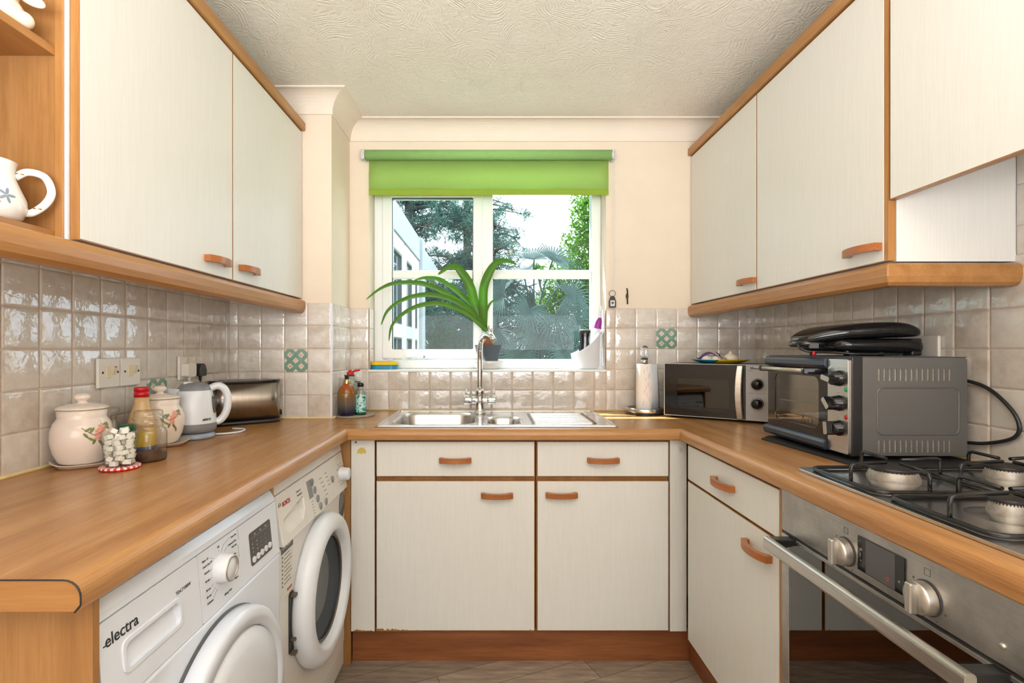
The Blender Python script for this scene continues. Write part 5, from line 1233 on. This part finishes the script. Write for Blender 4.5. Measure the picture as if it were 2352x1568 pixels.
G().lathe([(0, 0), (.034, 0), (.036, .01), (.034, .08), (.037, .12), (.030, .158), (.016, .172)], 36, sy=.7).obj('bottle', 'clear_bottle_plastic', c2)
g = G().lathe([(0, .170), (.0165, .170), (.0165, .186), (.010, .188), (.006, .196), (0, .197)], 28); g.obj('cap', 'red_plastic', c2); G().tube([(.008, 0, .188), (.024, 0, .193), (.044, .002, .196)], [.003, .005, .004], 8).obj('flip_lid', 'red_plastic', c2)
d2 = thing('dish_soap_bottle', 'small clear bottle with teal floral label and open black cap, left of the sink', 'bottle', (-.578, 2.272, ZB))
pr = [(0, 0), (.024, 0), (.026, .005), (.0245, .03), (.0215, .055), (.0245, .082), (.0245, .095), (.017, .112), (.0125, .120), (.0125, .126)]
db = G().lathe(pr, 36, sy=.8).obj('bottle', 'clear_bottle_plastic', d2)
G().lathe([(0, .002), (.0235, .002), (.0235, .018), (0, .018)], 32, sy=.8).obj('green_soap', 'green_plastic', db)
NT_ = NT('teal_floral_label'); v_ = NT_.coord(); f_ = NT_.noise(v_, 60, 2); NT_.l(NT_.ramp(f_, [(.40, srgb(36, 100, 96)), (.46, srgb(110, 200, 196)), (.52, srgb(226, 232, 226)), (.60, srgb(110, 200, 196))]), NT_.b.inputs['Base Color']); NT_.set(rough=.3)
G().lathe([(.0257, .014), (.0251, .03), (.0221, .055), (.0249, .08), (.0249, .09)], 30, sy=.8, arc=(-pi, 0)).obj('label', 'teal_floral_label', db)
G().lathe([(0, .125), (.0145, .125), (.0145, .142), (0, .143)], 24).obj('cap', 'black_gloss', d2); G().lathe([(0, .0), (.0125, .0), (.0125, .004), (0, .005)], 24, (-.013, 0, .1445), 0, 'z').obj('flip_lid', 'black_gloss', d2)
# sponge holder
so = thing('scrubbing_sponge', 'oval sponge in yellow over green over blue, left end of the window sill', 'sponge', (-.526, 2.532, 1.1005))
for z0, z1, m_, k in ((0, .0165, 'sponge_blue', 1.0), (.0165, .021, 'sponge_green', 1.02), (.021, .036, 'sponge_yellow', 1.0)):
    G().prism(rrect(-.0655*k, .0655*k, -.040*k, .040*k, .032, 8), z0, z1, 'z').obj('layer', m_, so, bevel=.004 if k == 1 else .001, seg=3)
G().prism(rrect(-.048, .048, -.03, .03, .02, 6), .036, .039, 'z').obj('top_pad', 'petal_pink', so, bevel=.001)
# pot plant
bw = G().lathe([(0, .0), (.045, .0), (.055, .003), (.080, .022), (.093, .040), (.090, .0405), (.076, .024), (.05, .008), (0, .006)], 56, sy=.62)
tag(bw.obj('oval_dish', 'ceramic_white', loc=(-.014, 2.535, 1.1005)), 'white oval dish under the grey plant pot on the sill', 'dish')
pp = thing('potted_amaryllis', 'amaryllis with long arching green leaves in a square grey pot on the sill', 'potted plant', (-.012, 2.540, 1.108), radians(24))
g = G(); a, b, h = .037, .053, .112
def sq(r, z): return [(x, y, z) for x, y in rrect(-r, r, -r, r, .004, 3)]
R_ = [sq(.032, .010), sq(b, h), sq(b-.003, h), sq(b-.005, h-.01)]; n = len(R_[0]); V = [v for r in R_ for v in r]
g.add(V, [(i*n+j, i*n+(j+1) % n, (i+1)*n+(j+1) % n, (i+1)*n+j) for i in range(3) for j in range(n)]+[tuple(range(n))], 0, False); g.obj('pot', 'pot_grey', pp)
G().prism(rrect(-.046, .046, -.046, .046, .003, 2), h-.014, h-.010, 'z').obj('soil', 'coffee_granules', pp)
G().lathe([(0, .095), (.012, .096), (.026, .108), (.029, .122), (.022, .140), (.013, .158), (.011, .178), (.0, .18)], 32).obj('bulb', 'bulb_brown', pp)
for k in range(5):
    a_ = k*1.26; g = G().tube(smooth_path([(.014*cos(a_), .014*sin(a_), .150), (.020*cos(a_+.3), .020*sin(a_+.3), .172), (.017*cos(a_+.8), .017*sin(a_+.8), .196+.012*(k % 2))]), [.004]*6+[.0022]*6+[.0006], 6, flat=.3); g.obj('dry_scale', 'bulb_brown', pp)
LV = [
 ([(-.030, 2.540, 1.293), (-.046, 2.522, 1.320), (-.122, 2.505, 1.403), (-.197, 2.487, 1.454), (-.270, 2.470, 1.495), (-.343, 2.453, 1.515), (-.452, 2.435, 1.513), (-.522, 2.417, 1.484), (-.585, 2.400, 1.431)], .026),
 ([(-.030, 2.550, 1.298), (-.039, 2.547, 1.330), (-.085, 2.544, 1.406), (-.139, 2.541, 1.460), (-.201, 2.539, 1.510), (-.262, 2.536, 1.546), (-.331, 2.533, 1.552), (-.384, 2.530, 1.536)], .027),
 ([(-.026, 2.530, 1.288), (-.061, 2.509, 1.350), (-.136, 2.487, 1.410), (-.225, 2.466, 1.449), (-.319, 2.444, 1.458), (-.413, 2.423, 1.433), (-.483, 2.401, 1.380), (-.511, 2.380, 1.309)], .024),
 ([(-.026, 2.520, 1.284), (-.030, 2.500, 1.296), (-.106, 2.480, 1.364), (-.180, 2.460, 1.399), (-.252, 2.440, 1.416), (-.338, 2.420, 1.404), (-.409, 2.400, 1.366), (-.460, 2.380, 1.306), (-.470, 2.360, 1.234)], .023),
 ([(-.028, 2.540, 1.293), (-.034, 2.526, 1.313), (-.077, 2.511, 1.419), (-.098, 2.497, 1.494), (-.129, 2.483, 1.553), (-.165, 2.469, 1.592), (-.209, 2.454, 1.587), (-.252, 2.440, 1.553)], .034),
 ([(-.030, 2.540, 1.295), (-.034, 2.526, 1.320), (-.036, 2.511, 1.403), (-.034, 2.497, 1.494), (-.007, 2.483, 1.568), (.029, 2.469, 1.614), (.075, 2.454, 1.622), (.127, 2.440, 1.602)], .032),
 ([(-.024, 2.560, 1.296), (-.024, 2.565, 1.322), (-.027, 2.570, 1.369), (.000, 2.575, 1.432), (.040, 2.580, 1.457)], .012)]
inv = (Matrix.Translation((-.012, 2.540, 1.108)) @ Matrix.Rotation(radians(24), 4, 'Z')).inverted()
for P, wd_ in LV:
    wd_ *= 1.35 if wd_ > .03 else 1.08
    S = smooth_path([inv @ Vector(p) for p in P], 5); n = len(S); V = []; vd = (inv.to_3x3() @ Vector((0, -1, .35))).normalized()
    for i, p in enumerate(S):
        t = i/(n-1); T = (S[min(n-1, i+1)]-S[max(0, i-1)]).normalized(); side = T.cross(vd).normalized()
        w = wd_/2*min(1, .45+t*2.2)*(max(0.0, 1-t)**.55 if t > .55 else 1*(.45**.55)/(.45**.55))*(1 if t <= .55 else 1/(.45**.55)); nrm = side.cross(T)
        V += [p-side*w+nrm*w*.22, p, p+side*w+nrm*w*.22]
    g = G().add(V, [(3*i+j, 3*i+j+1, 3*i+j+4, 3*i+j+3) for i in range(n-1) for j in (0, 1)], 0, True); g.obj('leaf', 'amaryllis_leaf', pp, solid=.0014)
# sink caddy
cd = thing('sink_caddy', 'white plastic caddy with a sloping rim, right end of the window sill', 'caddy', (.475, 2.535, 1.1005))
g = G(); n = 40
def cl(rx, ry, z, slope): return [(rx*cos(2*pi*i/n), ry*sin(2*pi*i/n), z+(slope*((cos(2*pi*i/n)+1)/2)**1.6)) for i in range(n)]
R_ = [cl(.062, .042, 0, 0), cl(.066, .046, .01, 0), cl(.077, .052, .072, .12), cl(.079, .054, .076, .124), cl(.074, .049, .074, .120), cl(.064, .042, .012, 0), cl(.01, .01, .012, 0)]
V = [v for r in R_ for v in r]; g.add(V, [(i*n+j, i*n+(j+1) % n, (i+1)*n+(j+1) % n, (i+1)*n+j) for i in range(6) for j in range(n)]+[tuple(range(n))], 0, True); g.obj('body', 'white_plastic', cd)
g = thing('bottle', 'black ridged bottle standing in the white sill caddy', 'bottle', (.468, 2.535, 1.114))
G().lathe([(0, 0), (.026, 0), (.028, .01), (.027, .05), (.030, .085), (.026, .12), (.0285, .155), (.0285, .176), (.026, .178), (0, .176)], 36, mod=lambda a, h: 1+.02*cos(a*6)*(h < .15)).obj('bottle', 'black_gloss', g); G().lathe([(.0275, .174), (.0292, .176), (.0288, .181), (.026, .182)], 36).obj('rim', 'grey_plastic', g)
g = thing('dish_brush', 'dish brush with translucent purple head and white handle, leaning at the right reveal', 'brush', (.541, 2.515, 1.1005))
G().lathe([(0, 0), (.022, 0), (.020, .006), (.009, .014), (.0075, .03), (.0070, .16), (.0085, .17), (.0, .172)], 24, (0, 0, 0)).obj('stand', 'white_plastic', g)
G().tube(smooth_path([(-.004, 0, .168), (-.006, 0, .20), (-.004, 0, .28), (-.002, 0, .31)]), .006, 10).obj('brush_handle', 'white_plastic', g)
gb = G().lathe([(.020, 0), (.0185, .006), (.015, .035), (.008, .054), (0, .057)], 24, sy=.75); gb.v = [(x*cos(-.25)-(z)*sin(-.25)-.016, y, 1.0*(x*sin(-.25)+z*cos(-.25))+.200) for x, y, z in gb.v]; gb.obj('brush_head', 'purple_plastic', g)
# pendant lamp behind/above the camera, seen only mirrored in the window
pn = thing('pendant_lamp', 'glass globe pendant lamp with glowing bulb, hanging just above the camera', 'lamp', (.20, .18, 0))
G().cyl((0, 0, 2.20), (0, 0, 2.294), .003, n=8).obj('cord', 'black_plastic', pn); G().lathe([(.02, 2.20), (.018, 2.22), (0, 2.225)], 20).obj('lamp_holder', 'black_plastic', pn)
G().ell((0, 0, 2.16), (.022, .022, .030), n=16, m=10).obj('bulb', 'bulb_glow', pn)

# ================================================================== OUTSIDE
g = G().box(-14, 14, YB+.3, 30, -.35, -.25); tag(g.obj('lawn', 'grass'), 'grass ground of the garden outside the window', 'grass', kind='stuff')
gr_ = thing('garden_room', 'white framed glazed extension outside, seen through the left pane', 'building', (0, 0, 0))
GX = -.80
G().box(GX-.14, GX, 3.35, 5.80, 2.20, 2.45).obj('fascia', 'render_white', gr_, bevel=.006)
G().box(GX-.12, GX-.02, 6.02, 7.95, 2.20, 2.44).obj('fascia', 'render_white', gr_, bevel=.006)
G().box(GX-.10, GX+.03, 5.80, 5.92, -.3, 2.46).obj('post', 'render_white', gr_, bevel=.006)
G().box(GX-.10, GX+.01, 5.955, 5.985, -.3, 2.40).obj('downpipe', 'garden_frame_grey', gr_)
G().box(GX-.08, GX+.02, 5.99, 6.10, -.3, 2.42).obj('post', 'render_white', gr_, bevel=.006)
for y0, y1 in ((3.35, 4.15), (4.17, 4.80), (4.86, 5.40), (5.42, 5.78)):
    g = G(); H = [[(y0+.08, .62), (y1-.08, .62), (y1-.08, 1.30), (y0+.08, 1.30)], [(y0+.08, 1.42), (y1-.08, 1.42), (y1-.08, 2.06), (y0+.08, 2.06)]]
    g.prism([(y0, -.2), (y1, -.2), (y1, 2.19), (y0, 2.19)], GX-.07, GX-.01, 'x', 0, holes=H); dd = g.obj('door_leaf', 'upvc_white', gr_, bevel=.006)
    for h in H:
        q = G(); q.prism([(h[0][0]-.012, h[0][1]-.012), (h[1][0]+.012, h[1][1]-.012), (h[2][0]+.012, h[2][1]+.012), (h[3][0]-.012, h[3][1]+.012)], GX-.06, GX-.02, 'x', 0, holes=[[(h[0][0]+.012, h[0][1]+.012), (h[1][0]-.012, h[1][1]+.012), (h[2][0]-.012, h[2][1]-.012), (h[3][0]+.012, h[3][1]-.012)]]); q.obj('gasket', 'garden_frame_grey', dd)
        G().box(GX-.045, GX-.040, h[0][0], h[1][0], h[0][1], h[2][1]).obj('pane', 'garden_glass', dd)
G().box(GX-2.2, GX-.14, 3.3, 3.35, -.3, 2.45).box(GX-2.2, GX-.14, 5.85, 5.90, -.3, 2.45).box(GX-2.2, GX-2.1, 3.3, 5.9, -.3, 2.45).box(GX-2.2, GX-.14, 3.3, 5.9, 2.38, 2.47).obj('wall', 'render_white', gr_)
def leaves(g, c, rad, n, size, asp=1.0, shell=0.5, droop=0.0, rnd=random):
    for _ in range(n):
        u = Vector((rnd.gauss(0, 1), rnd.gauss(0, 1), rnd.gauss(0, 1))).normalized(); r_ = shell+(1-shell)*rnd.random()
        p = Vector(c)+Vector((u.x*rad[0], u.y*rad[1], u.z*rad[2]))*r_
        a = Vector((rnd.uniform(-1, 1), rnd.uniform(-1, 1), rnd.uniform(-1, 1)-droop)).normalized(); b = a.cross(Vector((rnd.uniform(-1, 1), rnd.uniform(-1, 1), rnd.uniform(-1, 1)))).normalized()
        s = size*rnd.uniform(.6, 1.3); a = a*s; b = b*s*asp
        o = len(g.v); g.v += [tuple(p-a), tuple(p-b*.5), tuple(p+a), tuple(p+b*.5)]; g.f.append((o, o+1, o+2, o+3)); g.m.append(0); g.s.append(False)
rn = random.Random(4)
def conifer(loc, label, boughs, trunk_h, n, size=.055, nm='conifer'):
    t = thing(nm, label, 'tree', loc)
    G().tube([(0, 0, -.3), (.05, 0, trunk_h*.5), (0, .05, trunk_h)], [.16, .11, .04], 10).obj('trunk', 'bark', t)
    br = G(); fo = G()
    for (x, y, z, L, dx, dy, dz) in boughs:
        P = [Vector((x, y, z)), Vector((x+dx*L*.5, y+dy*L*.5, z+dz*L*.5+.10)), Vector((x+dx*L, y+dy*L, z+dz*L))]
        S = smooth_path(P, 5); br.tube(S, [.04-.0034*i for i in range(len(S))], 6)
        for q in range(int(n*L/20)):
            i = rn.randrange(2, len(S)); d = Vector((rn.uniform(-.35, .35), rn.uniform(-.35, .35), rn.uniform(-.22, .25)))
            e = S[i]+d; br.tube([S[i], e], [.010, .003], 4); leaves(fo, e, (.18, .18, .12), 44, size, .20, .0, .1, rn)
    br.obj('branches', 'bark', t); fo.obj('foliage', 'conifer_needles', t)
def bough_set(k, zlo, zhi, Lmax, side=0):
    B = []
    for i in range(k):
        z = zlo+(zhi-zlo)*i/(k-1); a = rn.uniform(0, 2*pi) if not side else rn.uniform(-.6, .6)+(0 if side > 0 else pi); L = Lmax*(1-.55*i/(k-1))*rn.uniform(.75, 1.1)
        B.append((0, 0, z, L, cos(a), sin(a), rn.uniform(-.15, .2)))
    return B
conifer((-1.5, 9.2, 0), 'tall blue green conifer behind the glazed extension, filling the upper left pane', bough_set(50, .3, 5.2, 2.2), 5.6, 460, .07)
conifer((.0, 9.6, 0), 'blue green conifer in the middle of the window behind the palm, with a pointed top', bough_set(32, .4, 3.35, 1.15), 3.6, 520, .06)
conifer((-.55, 11.2, 0), 'distant conifer with bare lower branches, seen between the two other conifers', bough_set(28, .2, 4.6, 2.0), 5.0, 300, .07)
def bush(loc, label, blobs, mat, size, dens, nm='bush', cat='bush'):
    t = thing(nm, label, cat, loc); br = G(); fo = G()
    for (x, y, z, rx, ry, rz) in blobs:
        br.tube([(0, 0, -.3), (x*.6, y*.6, z*.5), (x, y, z)], [.04, .025, .01], 6); leaves(fo, (x, y, z), (rx, ry, rz), int(dens*rx*rz*100), size, .65, .35, .2, rn)
    br.obj('branches', 'bark', t); fo.obj('foliage', mat, t)
bush((1.14, 6.3, 0), 'tall bright green leafy bush at the right side of the window', [(.10, 0, 2.9, .28, .3, .45), (.05, .1, 2.4, .36, .3, .42), (.2, 0, 3.3, .22, .25, .4), (-.12, 0, 2.05, .42, .35, .36), (-.32, .1, 1.75, .34, .3, .28), (.2, 0, 1.7, .42, .35, .4), (.5, .1, 2.4, .5, .4, .8), (-.56, .1, 2.18, .10, .1, .10)], 'bush_leaf', .034, 150)
bush((1.0, 5.9, 0), 'darker green bush low at the right of the window beneath the bright one', [(.1, 0, 1.2, .46, .35, .42), (-.2, .2, .9, .5, .35, .45), (.3, 0, .7, .45, .35, .5), (-.1, 0, .5, .6, .3, .5)], 'dark_bush_leaf', .034, 130)
bush((-.55, 7.4, 0), 'tangled shrub low behind the plant pot, seen through the left pane', [(.1, 0, .9, .42, .3, .42), (-.1, .1, 1.3, .3, .3, .28), (.3, 0, .6, .5, .3, .4), (-.4, .2, .7, .5, .3, .5)], 'dark_bush_leaf', .034, 60)
hg = G(); 
for i in range(22): leaves(hg, (-5+i*.5, 13.2+rn.uniform(-.3, .3), rn.uniform(.5, 1.0)), (.6, .5, 1.25), 620, .085, .6, .2, .1, rn)
tag(hg.obj('hedge', 'dark_bush_leaf'), 'dark hedge closing the far end of the garden', 'hedge')
# palm
pm = thing('fan_palm', 'fan palm with drooping blue green fans filling the right pane', 'palm', (.42, 5.0, 0))
G().tube([(0, 0, -.3), (0, .02, .6), (0, 0, 1.45)], [.11, .10, .09], 12).obj('trunk', 'bark', pm)
def fan(c, az, el, R, n=26):
    """round fan leaf: blades radiate from the petiole tip, tips drooping"""
    g = G(); c = Vector(c); base = Vector((0, 0, 1.35)); out = (c-base); out.z *= .5; out = (out.normalized()*1.3+Vector((rn.uniform(-.3, .3), -.6, rn.uniform(-.2, .5)))).normalized()
    d = Vector((cos(az)*cos(el), sin(az)*cos(el)*.3, sin(el))); d = (d-out*d.dot(out)).normalized(); side = out.cross(d).normalized(); spread = rn.uniform(3.6, 5.0); R *= rn.uniform(.55, .8); c = c+Vector((rn.uniform(-.05, .05), rn.uniform(-.15, .15), rn.uniform(-.05, .05)))
    pet = G().tube(smooth_path([base, (base+c)/2+Vector((0, 0, .06)), c], 4), .008, 6)
    for i in range(n):
        a = -spread/2+spread*i/(n-1); e = (d*cos(a)+side*sin(a)+out*.25).normalized(); L = R*(1-.10*abs(a))*rn.uniform(.85, 1.08); w = e.cross(out).normalized()*.0085
        pts = [c, c+e*L*.4, c+e*L*.75+Vector((0, 0, -L*.06)), c+e*L+Vector((0, 0, -L*.22))]; V = []
        for k, p in enumerate(pts): ww = w*(.25, 1, .75, .08)[k]; V += [p-ww, p+out*.003, p+ww]
        g.add(V, [(3*k+j, 3*k+j+1, 3*k+j+4, 3*k+j+3) for k in range(3) for j in (0, 1)], 0, False)
    f = g.obj('fan_leaf', 'palm_blade', pm); pet.obj('petiole', 'palm_blade', f)
for (x, z, y, az, el, R_) in ((.03, 2.02, -.1, 1.2, 1.1, .52), (.16, 1.98, -.15, .5, .8, .50), (-.10, 1.92, .0, 2.3, .8, .44), (-.26, 1.66, -.2, 3.4, .1, .46), (.26, 1.72, -.25, -.4, .1, .48), (-.08, 1.58, -.38, -1.9, -.5, .44), (.12, 1.52, -.4, -1.2, -.6, .46), (-.34, 1.36, -.3, 3.7, -.6, .44), (.36, 1.42, -.3, -.6, -.6, .46), (.02, 1.30, -.42, -1.5, -1.0, .46), (.24, 1.18, -.4, -1.1, -1.1, .44), (-.18, 1.14, -.4, -2.1, -1.1, .44), (.42, 1.14, -.2, -.5, -1.0, .42), (-.40, 1.08, -.2, 3.9, -1.0, .42), (.08, 1.62, .3, 1.5, .2, .46), (-.02, 1.02, -.35, -1.6, -1.2, .40), (.3, 1.55, .2, .6, .1, .46), (.50, 1.66, 0, .1, .3, .4), (-.22, 1.84, .1, 2.6, .5, .42), (.0, 1.44, -.1, -1.7, -.3, .44), (.2, 1.34, -.15, -.9, -.6, .44), (-.3, 1.22, -.1, 3.5, -.9, .42), (.1, .96, -.2, -1.2, -1.2, .4), (.34, .98, -.2, -.8, -1.2, .4), (-.36, .92, -.1, -2.3, -1.2, .4), (.3, 1.86, .1, .4, .5, .42)):
    fan((x, y, z), az, el, R_)
